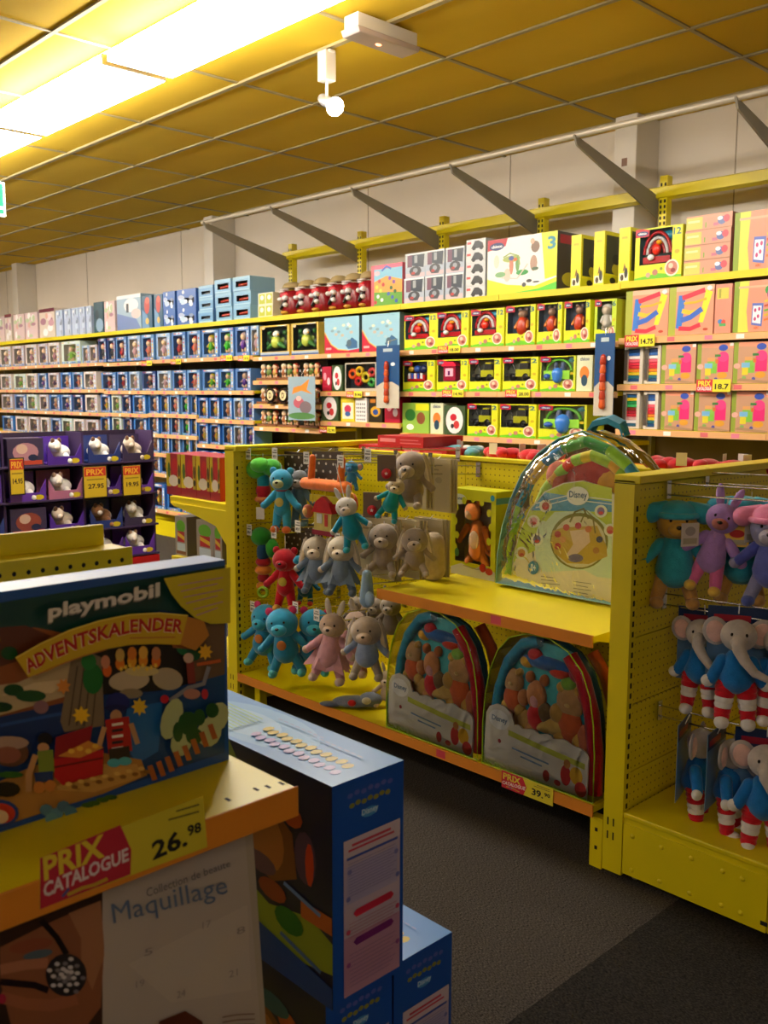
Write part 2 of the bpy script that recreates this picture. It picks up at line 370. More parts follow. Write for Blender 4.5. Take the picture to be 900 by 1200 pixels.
# ------------------------------------------------------------------ cartons
def toybox(w, h, d, col, art=None, win=None, inner='3a3a34', toy=None, side=None, sidecol=None, top=None, film=True, toyname='toy', rec=None, toymat=PLASTIC):
    """carton; local x across, front at y=0, z up.  win: fractions of the front cut out as a real recess"""
    mb = MB(); x0, x1 = -w/2, w/2; sc = sidecol or col
    rd = rec or min(d*.8, .055)
    if win:
        a, b, c, e = x0+win[0]*w, win[1]*h, x0+win[2]*w, win[3]*h
        mb.add([(x0, 0, 0), (x1, 0, 0), (x1, 0, h), (x0, 0, h), (a, 0, b), (c, 0, b), (c, 0, e), (a, 0, e)], [(0, 1, 5, 4), (1, 2, 6, 5), (2, 3, 7, 6), (3, 0, 4, 7)], col)
        mb.add([(a, 0, b), (c, 0, b), (c, 0, e), (a, 0, e), (a, rd, b), (c, rd, b), (c, rd, e), (a, rd, e)], [(0, 1, 5, 4), (1, 2, 6, 5), (2, 3, 7, 6), (3, 0, 4, 7), (4, 5, 6, 7)], inner)
    else:
        mb.add([(x0, 0, 0), (x1, 0, 0), (x1, 0, h), (x0, 0, h)], [(0, 1, 2, 3)], col)
    mb.add([(x1, 0, 0), (x1, d, 0), (x1, d, h), (x1, 0, h), (x0, 0, 0), (x0, d, 0), (x0, d, h), (x0, 0, h)], [(0, 1, 2, 3), (4, 7, 6, 5), (1, 5, 6, 2), (0, 4, 5, 1)], sc)
    mb.add([(x0, 0, h), (x1, 0, h), (x1, d, h), (x0, d, h)], [(0, 1, 2, 3)], top or sc)
    fc = Face(mb, (x0, 0, 0), (1, 0, 0), (0, 0, 1), (0, -1, 0), w, h)
    if art: art(fc)
    if side: side(Face(mb, (x1, 0, 0), (0, 1, 0), (0, 0, 1), (1, 0, 0), d, h))
    fl_ = MB()
    o = mb.obj('toy_carton', CARTON)
    if win and toy:
        tb = MB(); toy(tb, a, c, b, e, rd); part(tb, toyname, toymat, o)
    if win and film:
        part(MB().add([(a, .001, b), (c, .001, b), (c, .001, e), (a, .001, e)], [(0, 1, 2, 3)], 'ffffff'), 'window_film', FILM, o)
    return o
# toys that stand in the windows (x0,x1 across, z0,z1 up, depth)
def t_fig(c1, c2, c3='f0c8a0'):
    def f(m, a, c, b, e, d):
        w = c-a; h = e-b; x = (a+c)/2; y = d*.55
        r = min(w*.36, h*.19)
        m.cap((x, y, b+h*.3), (x, y, b+h*.5), r*.95, r*.75, c1, 10); m.ell((x, y, b+h*.72), (r, r, r*1.05), c3, seg=10, rings=7); m.ell((x, y+r*.15, b+h*.79), (r*1.05, r, r*.8), c2, seg=10, rings=6)
        for i in range(5): m.ell((a+w*(.1+.2*i), d*.85, b+h*(.15+.7*((i*3) % 5)/5)), (w*.12, .006, h*.09), (c2, 'e8e4e8', c1, 'd8a0a8', 'c8d0e0')[i], seg=8, rings=5)
        m.ell((x, d*.8, b+h*.08), (w*.42, .01, h*.06), c2, seg=10, rings=5)
        for s in (-1, 1):
            m.cap((x+s*r*.8, y, b+h*.5), (x+s*w*.36, y-d*.1, b+h*.36), r*.35, r*.28, c2, 8); m.cap((x+s*r*.45, y, b+h*.25), (x+s*r*.6, y, b+h*.07), r*.42, r*.4, c3, 8)
    return f
def t_twins(c1, c2):
    def f(m, a, c, b, e, d):
        q = (a+c)/2; t_fig(c1, c2)(m, a, q, b, e, d); t_fig(c2, c1)(m, q, c, b, e, d)
    return f
def t_arch(m, a, c, b, e, d):
    w = c-a; h = e-b; x = (a+c)/2; y = d*.4
    for r, cc in ((.4, 'c41020'), (.3, 'e8e8e8'), (.22, 'b01020')):
        m.tube([(x+w*r*cos(t)*1.02, y, b+h*.3+h*r*1.5*sin(t)) for t in [pi*i/10 for i in range(11)]], w*.05, cc, 6)
    m.box(x-w*.42, x+w*.42, y-d*.2, y+d*.3, b+h*.04, b+h*.22, 'd01828'); m.ell((x, y-.01, b+h*.42), (w*.14, .02, h*.17), 'e03020'); m.ell((x-w*.15, y-.02, b+h*.2), (w*.1, .02, h*.09), 'f4f4f4'); m.ell((x+w*.1, y-.02, b+h*.6), (w*.08, .02, h*.07), 'f0a020')
    m.ell((x+w*.3, y+.02, b+h*.8), (w*.2, .02, h*.14), '2088a8')
def t_truck(m, a, c, b, e, d):
    w = c-a; h = e-b; y = d*.4
    m.box(a+w*.42, c-w*.08, y-d*.25, y+d*.25, b+h*.2, b+h*.5, 'd8d820'); m.box(a+w*.55, c-w*.14, y-d*.22, y+d*.22, b+h*.5, b+h*.78, '303030'); m.box(a+w*.6, c-w*.18, y-d*.24, y+d*.24, b+h*.78, b+h*.84, 'e0d820')
    m.box(a+w*.05, a+w*.42, y-d*.2, y+d*.2, b+h*.22, b+h*.34, '303030'); m.tube([(a+w*.4, y, b+h*.4), (a+w*.25, y, b+h*.8), (a+w*.08, y, b+h*.5)], w*.035, '202020', 6)
    for x in (a+w*.3, c-w*.22): m.lathe([(0, 0), (h*.17, 0), (h*.17, .02), (0, .02)], (x, y-d*.28, b+h*.17), Matrix.Rotation(-pi/2, 3, 'X'), '181818', 12)
def t_booth(m, a, c, b, e, d):
    w = c-a; h = e-b; y = d*.4; x = (a+c)/2
    m.box(x-w*.26, x+w*.26, y-.02, y+.03, b+h*.05, b+h*.72, 'c01848'); m.prism([(x-w*.34, b+h*.72), (x+w*.34, b+h*.72), (x+w*.2, b+h*.92), (x-w*.2, b+h*.92)], y-.03, y+.04, 'd81840'); m.box(x-w*.17, x+w*.17, y-.024, y-.02, b+h*.25, b+h*.62, 'f0b8d0'); m.box(x-w*.04, x+w*.04, y-.028, y-.02, b+h*.3, b+h*.5, '6a2060')
def t_farm(m, a, c, b, e, d):
    w = c-a; h = e-b; y = d*.4; x = (a+c)/2
    m.box(a+w*.15, c-w*.1, y-.02, y+.03, b+h*.05, b+h*.34, 'd02020')
    for i, cc in enumerate(('e8e8f0', '3050b0', 'e8e8f0', '3050b0', 'e8e8f0')): m.box(a+w*(.2+.13*i), a+w*(.28+.13*i), y-.026, y-.02, b+h*.16, b+h*.42, cc)
    for px, cc, r in ((.25, 'e0b020', .13), (.5, '3058b0', .14), (.75, '1a2a60', .16)): m.ell((a+w*px, y, b+h*.62), (w*r, .02, h*r*1.2), cc)
def t_basket(m, a, c, b, e, d):
    w = c-a; h = e-b; y = d*.4; x = (a+c)/2
    m.tube([(x+w*.38*cos(t), y, b+h*.4+h*.48*sin(t)) for t in [pi*i/10 for i in range(11)]], w*.035, '70c838', 6)
    m.box(x-w*.4, x+w*.4, y-.03, y+.03, b+h*.06, b+h*.42, '90d040'); m.cap((x+w*.05, y-.035, b+h*.1), (x+w*.05, y-.035, b+h*.3), w*.13, w*.15, '4080d8')
    m.cap((x-w*.1, y, b+h*.4), (x-w*.1, y, b+h*.7), w*.09, w*.06, '4a5a80'); m.cap((x+w*.12, y, b+h*.4), (x+w*.12, y, b+h*.7), w*.09, w*.06, '5a6a90'); m.ell((x-w*.28, y-.035, b+h*.18), (w*.1, .02, h*.12), '2050a8')
def t_doctor(m, a, c, b, e, d):
    w = c-a; h = e-b; y = d*.4; x = a+w*.6
    m.cap((x, y, b+h*.16), (x, y, b+h*.42), w*.24, w*.2, 'b83a1c'); m.ell((x, y, b+h*.7), (w*.19, w*.17, h*.16), '8a6a58'); m.ell((x-w*.14, y, b+h*.86), (w*.1, .01, h*.08), '5a4a44'); m.ell((x+w*.14, y, b+h*.86), (w*.1, .01, h*.08), '5a4a44')
    for s in (-1, 1): m.cap((x+s*w*.2, y, b+h*.42), (x+s*w*.26, y-.02, b+h*.22), w*.07, w*.06, 'd07830')
def t_bird(m, a, c, b, e, d):
    w = c-a; h = e-b; y = d*.4; x = (a+c)/2
    m.ell((x, y, b+h*.38), (w*.17, .04, h*.26), 'b8c850'); m.ell((x+w*.04, y-.01, b+h*.7), (w*.11, .03, h*.14), 'e8e8e0'); m.cap((x+w*.14, y-.02, b+h*.68), (x+w*.2, y-.03, b+h*.66), .008, .003, 'e0a020')
    for i in range(9): m.ell((a+w*(.08+.1*i), d*.8, b+h*(.35+.4*((i*5) % 7)/7)), (w*.07, .01, h*.12), ('2f6a38', '4a7a48', '88a048', '607060')[i % 4], seg=8, rings=5)
    for s in (-1, 1): m.cap((x+s*w*.14, y, b+h*.3), (x+s*w*.34, y, b+h*.15), w*.07, w*.04, '4a8a40'); m.ell((x+s*w*.3, y+.01, b+h*.75), (w*.07, .02, h*.1), '3a7a38')
def t_rings(m, a, c, b, e, d):
    w = c-a; h = e-b; y = d*.3; k = 0
    for px, pz, r, cc in ((.2, .6, .16, 'f06020'), (.42, .7, .15, 'f0c020'), (.38, .3, .14, 'd82828'), (.62, .45, .17, 'e8d030'), (.82, .65, .14, 'e04848'), (.8, .25, .13, '50b850')):
        cx, cz = a+w*px, b+h*pz; m.tube([(cx+w*r*.7*cos(t), y+k*.003, cz+h*r*sin(t)) for t in [2*pi*i/12 for i in range(13)]], w*.045, cc, 6); k += 1
# prints
def logo(f, a, b, w, h, c='c01830', t='c8102c'):
    f.p([(a, b), (a+w, b), (a+w, b+h*.8), (a+w*.5, b+h), (a, b+h)], c); f.e(a+w*.5, b+h*.42, w*.42, h*.3, '1a2a6a', 14); f.t('chicco', a+w*.2, b+h*.3, a+w*.8, b+h*.58, 'f0f0f4')
def a_play(num):
    def f(F):
        F.p([(0, 0), (1, 0), (1, .17), (.75, .2), (.4, .26), (.2, .3), (0, .26)], 'd8e020'); F.p([(0, 0), (1, 0), (1, .06), (.5, .12), (0, .05)], '68c020')
        F.t(num, .81, .82, .97, .95, '2a6a70'); F.r(.0, .97, .8, 1, 'd8e020'); logo(F, .0, .84, .3, .16); F.e(.8, .2, .15, .16, 'f0e4d0'); F.e(.8, .2, .12, .13, 'c07868'); F.e(.78, .24, .05, .05, 'e8c8b0'); F.e(.83, .15, .05, .04, '8a3030'); F.e(.45, .14, .06, .06, 'b87868'); F.e(.3, .1, .05, .05, 'c8a890'); F.e(.58, .2, .03, .03, '8a9820')
        F.e(.9, .5, .05, .04, 'c8b020')
    return f
def a_big(F):
    F.p([(.0, 0), (1, 0), (1, .22), (.7, .1), (.3, .17), (0, .3)], 'e0e020'); F.p([(.25, 0), (1, 0), (1, .14), (.75, .05)], '58c838')
    F.p([(0, .8), (.27, .86), (.3, 1), (0, 1)], 'b81030'); F.e(.14, .87, .11, .07, '1a2a6a'); F.t('chicco', .06, .845, .22, .9, 'f4f4f8')
    F.p([(.84, .2), (1, .24), (1, 1), (.78, 1)], 'dce028'); F.t('3', .87, .7, .98, .92, '2a90a8')
    for x, y, a, b, c in ((.36, .62, .13, .06, 'a8b868'), (.36, .5, .03, .16, 'c88068'), (.45, .52, .03, .14, '70a060'), (.3, .34, .05, .12, 'e8c8b8'), (.52, .36, .09, .05, '40a050'), (.68, .5, .05, .14, 'b09080'), (.7, .78, .06, .1, '806858'), (.7, .4, .05, .03, '506850'), (.14, .6, .04, .12, 'd0d8c8'), (.2, .36, .08, .05, '80b080'), (.62, .2, .04, .03, '404040'), (.72, .17, .05, .015, '404850'), (.55, .14, .03, .04, '505050'), (.66, .88, .03, .05, 'd8a890')):
        F.e(x, y, a, b, c, 12)
    F.line([(.24, .66), (.34, .72), (.46, .66), (.48, .5)], .025, '90a860'); F.line([(.22, .3), (.45, .26), (.6, .5)], .02, 'd8c8c0'); F.e(.36, .63, .04, .04, '4858a0', 10); F.e(.42, .6, .03, .03, 'd87030', 10)
def a_book(F):
    F.r(0, 0, .12, 1, '8aa030'); F.p([(.12, 0), (.36, 0), (.3, .4), (.34, 1), (.12, 1)], 'd8d850'); F.r(.1, .86, .95, .9, 'e8b090')
    F.p([(.42, .14), (.66, .1), (.68, .55), (.43, .56)], '6070c0'); F.p([(.44, .18), (.63, .15), (.64, .5), (.45, .51)], 'f0f0f4')
    for x, y in ((.5, .42), (.57, .3), (.5, .25), (.59, .44)): F.e(x, y, .03, .04, 'c04880', 8)
    F.e(.8, .8, .1, .09, '40a048', 10); F.e(.8, .72, .05, .08, 'b04888', 10)
    for i in range(5): F.p([(.7, .2+.09*i), (1, .26+.09*i), (1, .3+.09*i), (.7, .24+.09*i)], ('e07830', 'd8b030', '70b040', 'c84838', 'e8c040')[i])
    F.t('ABC', .48, .05, .6, .1, 'e06030')
def a_flat(F):
    F.r(0, .02, .98, .98, 'd89880'); F.r(0, .1, .36, .9, 'c8c860'); F.r(.04, .55, .3, .7, 'e0e0a0'); F.r(.42, .15, .45, .5, '80a040'); F.r(.6, .2, .72, .4, 'c07088'); F.e(.78, .5, .09, .28, '6070a8', 12); F.e(.88, .6, .07, .25, 'd05060', 12); F.e(.74, .65, .06, .14, 'e8e8f0', 10); F.r(0, 0, 1, .05, 'a87858')
def a_hframe(F):
    F.r(0, 0, .16, 1, 'a8b040'); F.r(.16, .9, 1, 1, 'e8b898')
    F.p([(.17, .15), (.3, .12), (.38, .82), (.22, .82)], '3878d0'); F.p([(.68, .25), (.78, .24), (.97, .85), (.82, .9)], 'e0e030'); F.line([(.3, .76), (.55, .83), (.8, .9)], .1, 'd03048'); F.line([(.3, .5), (.5, .45), (.78, .5)], .09, 'e8c030')
    F.line([(.28, .3), (.5, .36), (.75, .52)], .11, '3a68c8'); F.line([(.24, .14), (.5, .12), (.72, .2)], .09, 'd83048'); F.line([(.34, .65), (.6, .66), (.84, .72)], .05, 'e8b030'); F.e(.9, .93, .06, .05, 'f0e0e8', 8); F.e(.84, .1, .06, .03, 'c04830', 8)
def a_narrow(F):
    F.r(.1, .7, .8, .92, 'd8c850'); F.r(.2, .72, .34, .9, 'a8a040'); F.e(.35, .24, .16, .05, '4080c0', 8); F.e(.55, .22, .14, .06, 'd84838', 8); F.r(.3, .14, .7, .2, '50a860')
def a_craft(F):
    F.p([(0, 0), (.12, 0), (.12, 1), (0, 1)], '90a038'); F.p([(.12, .9), (1, .86), (1, 1), (.12, 1)], 'e89878'); F.e(.72, .88, .13, .08, '3050b8', 12)
    F.r(.58, .28, .88, .66, 'e82878'); F.e(.73, .66, .15, .13, 'f04088', 14); F.r(.3, .28, .56, .6, '88c048'); F.e(.72, .2, .14, .08, 'e0a030', 12); F.r(.38, .25, .56, .42, '80c040'); F.r(.22, .38, .44, .5, '78b8e0'); F.r(.24, .2, .4, .38, 'e0d030'); F.r(.3, .55, .5, .64, 'e0a060'); F.r(.5, .66, .66, .72, '408040'); F.r(.52, .5, .6, .6, 'e07038'); F.e(.1, .42, .09, .07, 'e8b0a0', 10); F.e(.3, .13, .06, .05, '88b060', 8); F.e(.55, .1, .05, .05, '5050a0', 8); F.p([(.1, .06), (.9, 0), (1, .04), (.2, .12)], 'a88868'); F.r(.9, .92, 1, 1, 'f4ece8')
def a_light(F):
    F.p([(0, 0), (1, 0), (1, .1), (.7, .06), (.4, .1), (.2, .25), (.08, .45), (0, .6)], 'c01838'); F.line([(0, .6), (.08, .45), (.2, .25), (.4, .1), (.7, .06)], .03, 'e0c060'); F.r(.04, .1, .2, .16, 'e8b0b0')
    for i in range(12): F.e(.2+.62*((i*37) % 17)/17, .35+.45*((i*23) % 13)/13, .05, .04, ('a8c8d8', 'd8e0c8', '88a8b8', 'c8b8a8')[i % 4], 8)
    F.p([(.62, .2), (.8, .42), (.95, .3), (.95, .12), (.7, .1)], '3a6a98'); F.e(.72, .26, .07, .1, '506878', 10); F.star(.7, .78, .06, .07, 'e8f0f4')
def a_birdb(F): F.r(0, 0, 1, .05, '4060a0'); F.line([(.6, .97), (.78, .96), (.9, .98)], .02, 'e8ecf0'); F.r(0, .05, 1, .12, 'a8b8c8'); F.e(.12, .92, .06, .05, 'e8c8a0', 8)
def a_garden(F):
    F.r(0, .55, 1, 1, '80c0e0'); F.r(0, .9, 1, 1, 'e06080'); F.r(0, .0, .1, 1, 'd05868'); F.p([(.1, .0), (1, 0), (1, .5), (.6, .6), (.1, .5)], '60a030'); F.p([(.1, .35), (1, .3), (1, .6), (.5, .72), (.1, .6)], 'e8a040'); F.line([(.35, .85), (.5, .95), (.65, .88)], .05, '3a6ac8')
    for i in range(14): F.e(.15+.8*((i*29) % 19)/19, .1+.6*((i*17) % 13)/13, .05, .05, ('c03838', '4060b0', 'e8d040', '8040a0', 'e8e8e8', '306030')[i % 6], 8)
    F.e(.2, .8, .1, .06, 'f0c0d0', 8)
def a_robot(F):
    F.r(0, 0, 1, .45, 'a8b4c8'); F.r(.04, .04, .96, .2, 'd0b8c0'); F.r(.1, .45, .34, .96, '6a405a'); F.p([(.34, .5), (.9, .4), (.95, .95), (.34, .95)], '2a3648'); F.p([(.3, .1), (.7, .08), (.8, .3), (.5, .45), (.25, .3)], '585c68'); F.e(.5, .28, .3, .2, '3a3c48', 10); F.e(.5, .3, .12, .1, '9098a8', 10); F.r(.45, .6, .6, .9, '9aa0a8'); F.e(.4, .2, .1, .06, 'b03838', 8); F.r(.0, .93, 1, 1, 'e0e4e8')
def a_car(F): F.r(0, 0, 1, 1, 'd0d4d8'); F.p([(.25, .2), (.9, .2), (.85, .6), (.65, .85), (.45, .85)], '2a3038'); F.e(.4, .22, .1, .18, '101010', 8); F.e(.78, .22, .1, .18, '101010', 8); F.r(.05, .6, .25, .8, 'c84848')
def a_bluewin(F): F.r(0, .8, 1, 1, '88b8d8'); F.r(.05, .05, .95, .14, 'a0c8e0')
def s_dark(F): F.r(.05, .05, .95, .95, '3a3838'); F.e(.5, .86, .3, .07, 'b01830', 10); F.e(.5, .3, .3, .16, 'd8d050', 10)
def a_yside(F):
    F.r(.1, .04, .9, .18, 'e8e8c8'); F.e(.35, .1, .16, .06, '504020', 8); F.e(.7, .18, .16, .1, '303028', 10); F.r(.25, .8, .75, .84, 'c8c020'); F.p([(.4, .2), (.7, .26), (.55, .36)], '806020')
def s_win(F): F.r(.08, .22, .9, .93, '3c4038'); F.e(.6, .32, .25, .12, 'd0c830', 12); F.e(.55, .5, .2, .1, '202420', 10); F.r(.0, 0, 1, .18, 'd8d820'); F.e(.4, .1, .14, .06, '303030', 8)
def a_jstack(F): pass
def a_pastel(seed):
    def f(F):
        rr = random.Random(seed); pal = (('e8d8dc', 'c898a8', 'a87890', 'f4f0f0', 'b8c8a0', 'd8a8a0'), ('c8d8f0', 'a8b8d8', 'e8f0f8', '8090b0', 'b8d0e8'), ('d8e0e4', 'a8b8c0', 'e8ece8', '8898a0', 'c0a898'))[seed % 3]
        for i in range(10): F.e(.15+.7*rr.random(), .12+.76*rr.random(), .06+.14*rr.random(), .05+.1*rr.random(), rr.choice(pal), 9)
    return f
def a_bluecard(c):
    def f(F):
        rr = random.Random(c); F.e(.5, .94, .3, .045, 'd8e0e8', 10); F.r(0, 0, 1, .1, '5a80c0'); F.r(.82, .12, .96, .86, 'a8c0e0')
        for i in range(9): F.e(.06+.88*rr.random(), (.05, .06, .94)[i % 3], .05, .03, rr.choice((c, 'e8e8f0', 'e8c040', 'd86080', '90b8e0')), 7)
        for i in range(5): F.e(.89, .2+.13*i, .05, .04, rr.choice((c, 'e8e8f0', 'e8c040', 'd06070')), 7)
    return f
def a_none(F): pass

def K(look, h, d, fn): return dict(look=look, h=h, d=d, fn=fn)
def simple(look, h, d, col, art, **k): return K(look, h, d, lambda w, h, d: toybox(w, h, d, col, art, **k))
KIND = {
 'book': simple('tall pink carton with easel picture', .315, .3, 'd8947a', a_book, sidecol='e0a080'),
 'bookc': simple('pink carton with easel picture', .275, .3, 'd8947a', a_book),
 'flat': simple('flat pink carton with small toy picture', .082, .3, 'd8947a', a_flat, sidecol='8a5a4a'),
 'hframe': simple('pink carton with ladder frame picture', .275, .3, 'd8987a', a_hframe),
 'narrow': simple('plain narrow orange carton', .27, .3, 'd8907a', a_narrow),
 'craft': simple('pink carton picturing coloured blocks', .225, .25, 'c89878', a_craft),
 'play': simple('yellow window carton with red arch toy', .255, .2, 'e0dc20', a_play('12'), win=(.03, .3, .77, .985), inner='5a8088', toy=t_arch),
 'farm': simple('yellow window carton with toy farm', .225, .2, 'dcdc20', a_play('12'), win=(.03, .3, .77, .985), inner='606c60', toy=t_farm),
 'booth': simple('yellow window carton with magenta toy booth', .225, .2, 'dcdc20', a_play('12'), win=(.03, .3, .77, .985), inner='707460', toy=t_booth),
 'truck': simple('yellow carton with black toy truck', .225, .2, 'dcdc20', a_play('2'), win=(.03, .3, .8, .985), inner='74786a', toy=t_truck),
 'basket': simple('yellow carton with green basket', .225, .2, 'd0d830', a_play('6'), win=(.03, .3, .95, .985), inner='80886a', toy=t_basket),
 'doctor': simple('yellow carton with orange-clad figure', .26, .2, 'dcdc20', a_play('3'), win=(.06, .3, .84, .985), inner='3a4c60', toy=t_doctor),
 'greenwin': simple('lime carton with pale toy', .255, .2, 'c0d830', a_play('6'), win=(.12, .22, .8, .95), inner='4a7038', toy=t_fig('d8d0c0', 'e8e4dc', 'c8b8a0')),
 'big': simple('large white and yellow carton with number 3', .37, .28, 'f0f0ec', a_big, sidecol='4a4444', side=lambda F: (F.r(.1, .8, .9, .95, 'b01830'), F.e(.5, .2, .3, .12, 'c8c040'))),
 'yside': simple('narrow yellow carton with side window', .325, .24, 'e8e020', a_yside, side=s_win),
 'playtop': simple('yellow window carton with red arch toy', .3, .25, 'e0dc20', a_play('12'), win=(.1, .3, .79, .985), inner='4a7880', toy=t_arch),
 'robot': simple('silver carton picturing dark vehicle', .18, .2, 'b8c0c8', a_robot),
 'car': simple('flat white carton picturing black car', .078, .2, 'd0d4d8', a_car),
 'garden': simple('pink and sky-blue picture carton with garden scene', .31, .2, 'd86878', a_garden),
 'ygreen': simple('small yellow and white twin-panel carton', .105, .15, 'd8d8b8', lambda F: (F.r(.06, .1, .46, .9, 'b8c030'), F.r(.54, .1, .94, .9, 'b8c030'), F.e(.26, .6, .12, .2, 'f0f0e0'), F.e(.74, .6, .12, .2, 'f0f0e0'))),
 'bluewin': simple('light blue carton with dark window', .126, .28, '78acd4', a_bluewin, win=(.18, .28, .86, .7), inner='181c20', toy=lambda m, a, c, b, e, d: m.cap((a+.02, .03, b+.02), (c-.02, .03, b+.025), .014, .014, 'a83a2c', 8), film=False, sidecol='88b4d8'),
 'bluewin2': simple('light blue carton with narrow dark slot', .115, .28, '6aa0d0', a_bluewin, win=(.2, .3, .8, .55), inner='181c20', sidecol='4a78b0', film=False, toy=lambda m, a, c, b, e, d: m.box(a+.01, c-.01, .02, .04, b, b+.015, '505860')),
 'bluelot': simple('glossy blue carton with dark slot', .17, .28, '3a68b8', a_pastel(4), win=(.3, .2, .9, .5), inner='14181c', film=False, toy=lambda m, a, c, b, e, d: m.box(a+.02, c-.01, .02, .05, b, b+.02, '405068')),
 'tealred': simple('dark teal carton with red figure', .33, .25, '2a5a7c', lambda F: (F.p([(0, 0), (.7, 0), (.5, .4), (0, .6)], '6a98c8'), F.e(.5, .7, .26, .26, 'b8403a'), F.e(.55, .85, .2, .1, 'd86050'), F.e(.5, .22, .16, .1, 'e0b860'))),
 'bigpale': simple('large pale blue carton with white swoosh', .37, .28, '9cb8d0', lambda F: (F.p([(0, .0), (1, 0), (.8, .3), (0, .5)], '7088c0'), F.e(.6, .7, .3, .2, 'e8ecf0'), F.r(.4, .5, .5, .75, '404858'), F.r(0, .9, 1, 1, 'f0f4f8'), F.e(.8, .45, .2, .14, 'd8c8c8'))),
 'paleb': simple('pale lavender-blue upright carton', .31, .25, 'b4c4e4', a_pastel(1)),
 'palep': simple('pale pink upright carton with doll picture', .33, .25, 'd8c0c4', a_pastel(3)),
 'maroon': simple('cream carton with maroon top band', .35, .25, 'd8ccc0', lambda F: (a_pastel(6)(F), F.r(0, .88, 1, 1, '6a2038'))),
 'dteal': simple('dark teal carton with pale corner', .34, .25, '1e4a5c', lambda F: (F.e(.6, .25, .4, .22, '88a8c8'), F.e(.35, .6, .2, .16, '143848'))),
 'lightb': simple('light blue carton with red base', .285, .3, '98c8e0', a_light, sidecol='5a7078'),
 'bird': simple('yellow-edged carton with green bird', .265, .2, 'd8b850', a_birdb, win=(.06, .14, .94, .95), inner='202c2c', toy=t_bird),
 'rattle': simple('clear carton of coloured toy rings', .225, .15, 'b8b0a0', a_none, win=(.03, .1, .97, .95), inner='28303a', toy=t_rings),
 'oval': simple('white oval-fronted pink toy carton', .21, .15, '3a5030', lambda F: (F.e(.5, .5, .42, .46, 'ece4e4'), F.e(.45, .6, .16, .12, 'c02030'), F.e(.6, .35, .14, .14, 'c83838'), F.e(.4, .3, .08, .08, '303030'))),
 'ybox': simple('small yellow and white print carton', .2, .12, 'e0c830', lambda F: (F.r(.1, .1, .9, .75, 'f0e8d0'), F.e(.5, .5, .25, .16, 'c83858'), F.e(.5, .3, .2, .1, '4060a0'))),
 'dots': simple('white carton covered in dark dots', .19, .12, 'ece8e4', lambda F: [F.e(.15+.17*(i % 5), .1+.16*(i//5), .045, .045, '303038', 7) for i in range(25)]),
 'black': simple('black carton with yellow emblem', .19, .12, '2c2410', lambda F: (F.e(.5, .45, .36, .22, 'd8a020'), F.e(.5, .42, .2, .12, '3050a0'), F.r(.1, .8, .5, .95, 'b87020'))),
 'redb': simple('small red and white twin carton', .2, .12, 'b01838', lambda F: (F.e(.3, .6, .16, .16, 'e8a0b0'), F.e(.7, .4, .16, .16, 'e8d0d8'))),
 'greenbox': simple('lime and white carton with garden toys', .225, .15, '90b848', lambda F: (F.e(.3, .6, .2, .2, '308030'), F.e(.7, .5, .16, .2, '8a5030'), F.r(.5, .75, 1, .98, 'e0e020'), F.e(.3, .2, .14, .1, 'f0f0e0'))),
 'white': simple('white carton with orange toy face', .225, .15, 'd8dcb8', lambda F: (F.e(.5, .5, .3, .2, 'e08030'), F.e(.5, .3, .2, .16, '284860'), F.t('chicco', .2, .85, .8, .95, '203060'))),
}
for nm, base, c1, c2, look in (('fr', '4a78b8', 'b02830', '602028', 'blue carton with dark red figure'), ('fo', '5a88c0', 'd88068', 'c84840', 'blue window carton with coral figure'), ('fg', '4878b8', '58b020', 'e8d040', 'blue carton with green-yellow figure'),
                               ('fgg', '4a7cc0', '38c028', '90e060', 'blue carton with bright green figure'), ('fp', '5078b8', '6a3aa0', 'e8c8c0', 'blue window carton with purple figure'), ('fw', '88a8d0', 'd0a0a8', 'e8e0e8', 'light blue carton with pink figure'),
                               ('fb', '1e3a78', '303038', 'a04040', 'navy window carton with dark figure'), ('fy', '2a60b0', 'e8c030', 'd05830', 'deep blue carton with yellow figure'), ('fc', '3070c0', 'e89050', 'e8d8d0', 'deep blue carton with orange figure'), ('fn', 'b8a8b0', '5a3a60', 'd8a8a0', 'pale window carton with plum figure'),
                               ('fk', 'd8ccc8', 'b07888', 'e8e0d0', 'cream window carton with rosy figure'), ('fl', 'c8d8d0', '80b840', 'a8c870', 'pale window carton with lime figure')):
    for suf, hh in (('', .262), ('s', .2)):
        KIND[nm+suf] = simple(look, hh, .2, base, a_bluecard(c2), win=(.12, .12, .78, .86), inner='3a68a8' if base[0] in '12345' else 'b8b0a8', toy=t_fig(c1, c2))
KIND['frd'] = KIND['frs']
def j_stack(cols):
    def fn(w, h, d):
        mb = MB(); mb.box(-w/2, -w/2+.02, 0, d, 0, h, 'd8cfc0').box(w/2-.02, w/2, 0, d, 0, h, 'd8cfc0').box(-w/2+.02, w/2-.02, 0, d, h-.015, h, 'd8cfc0').box(-w/2+.02, w/2-.02, 0, d, 0, .012, 'd8cfc0')
        mb.box(-w/2, -w/2+.022, -.001, 0, .02, h-.02, '504840')
        o = mb.obj('display_carton', CARTON); n = len(cols)
        for i, c in enumerate(cols):
            b = MB(); z0 = .014+(h-.032)*i/n; z1 = .014+(h-.032)*(i+1)/n-.002
            b.box(-w/2+.024, w/2-.024, .01, d-.01, z0, z1, c); part(b, 'coloured_box', CARTON, o)
        return o
    return fn
KIND['stackA'] = K('cream carton filled with rainbow pads', .225, .2, j_stack(['184878', '206878', 'e0c020', 'e88020', 'd02838', 'e03048', 'e86070', 'f0e8e8', '2860a8', '1a4888']))
KIND['stackB'] = K('cream carton filled with green-topped pads', .225, .2, j_stack(['2a6078', 'e8e0e0', 'd0a0a0', 'c82838', 'b02030', '803018', '38b060', '208848', 'e0c020', '20588a']))
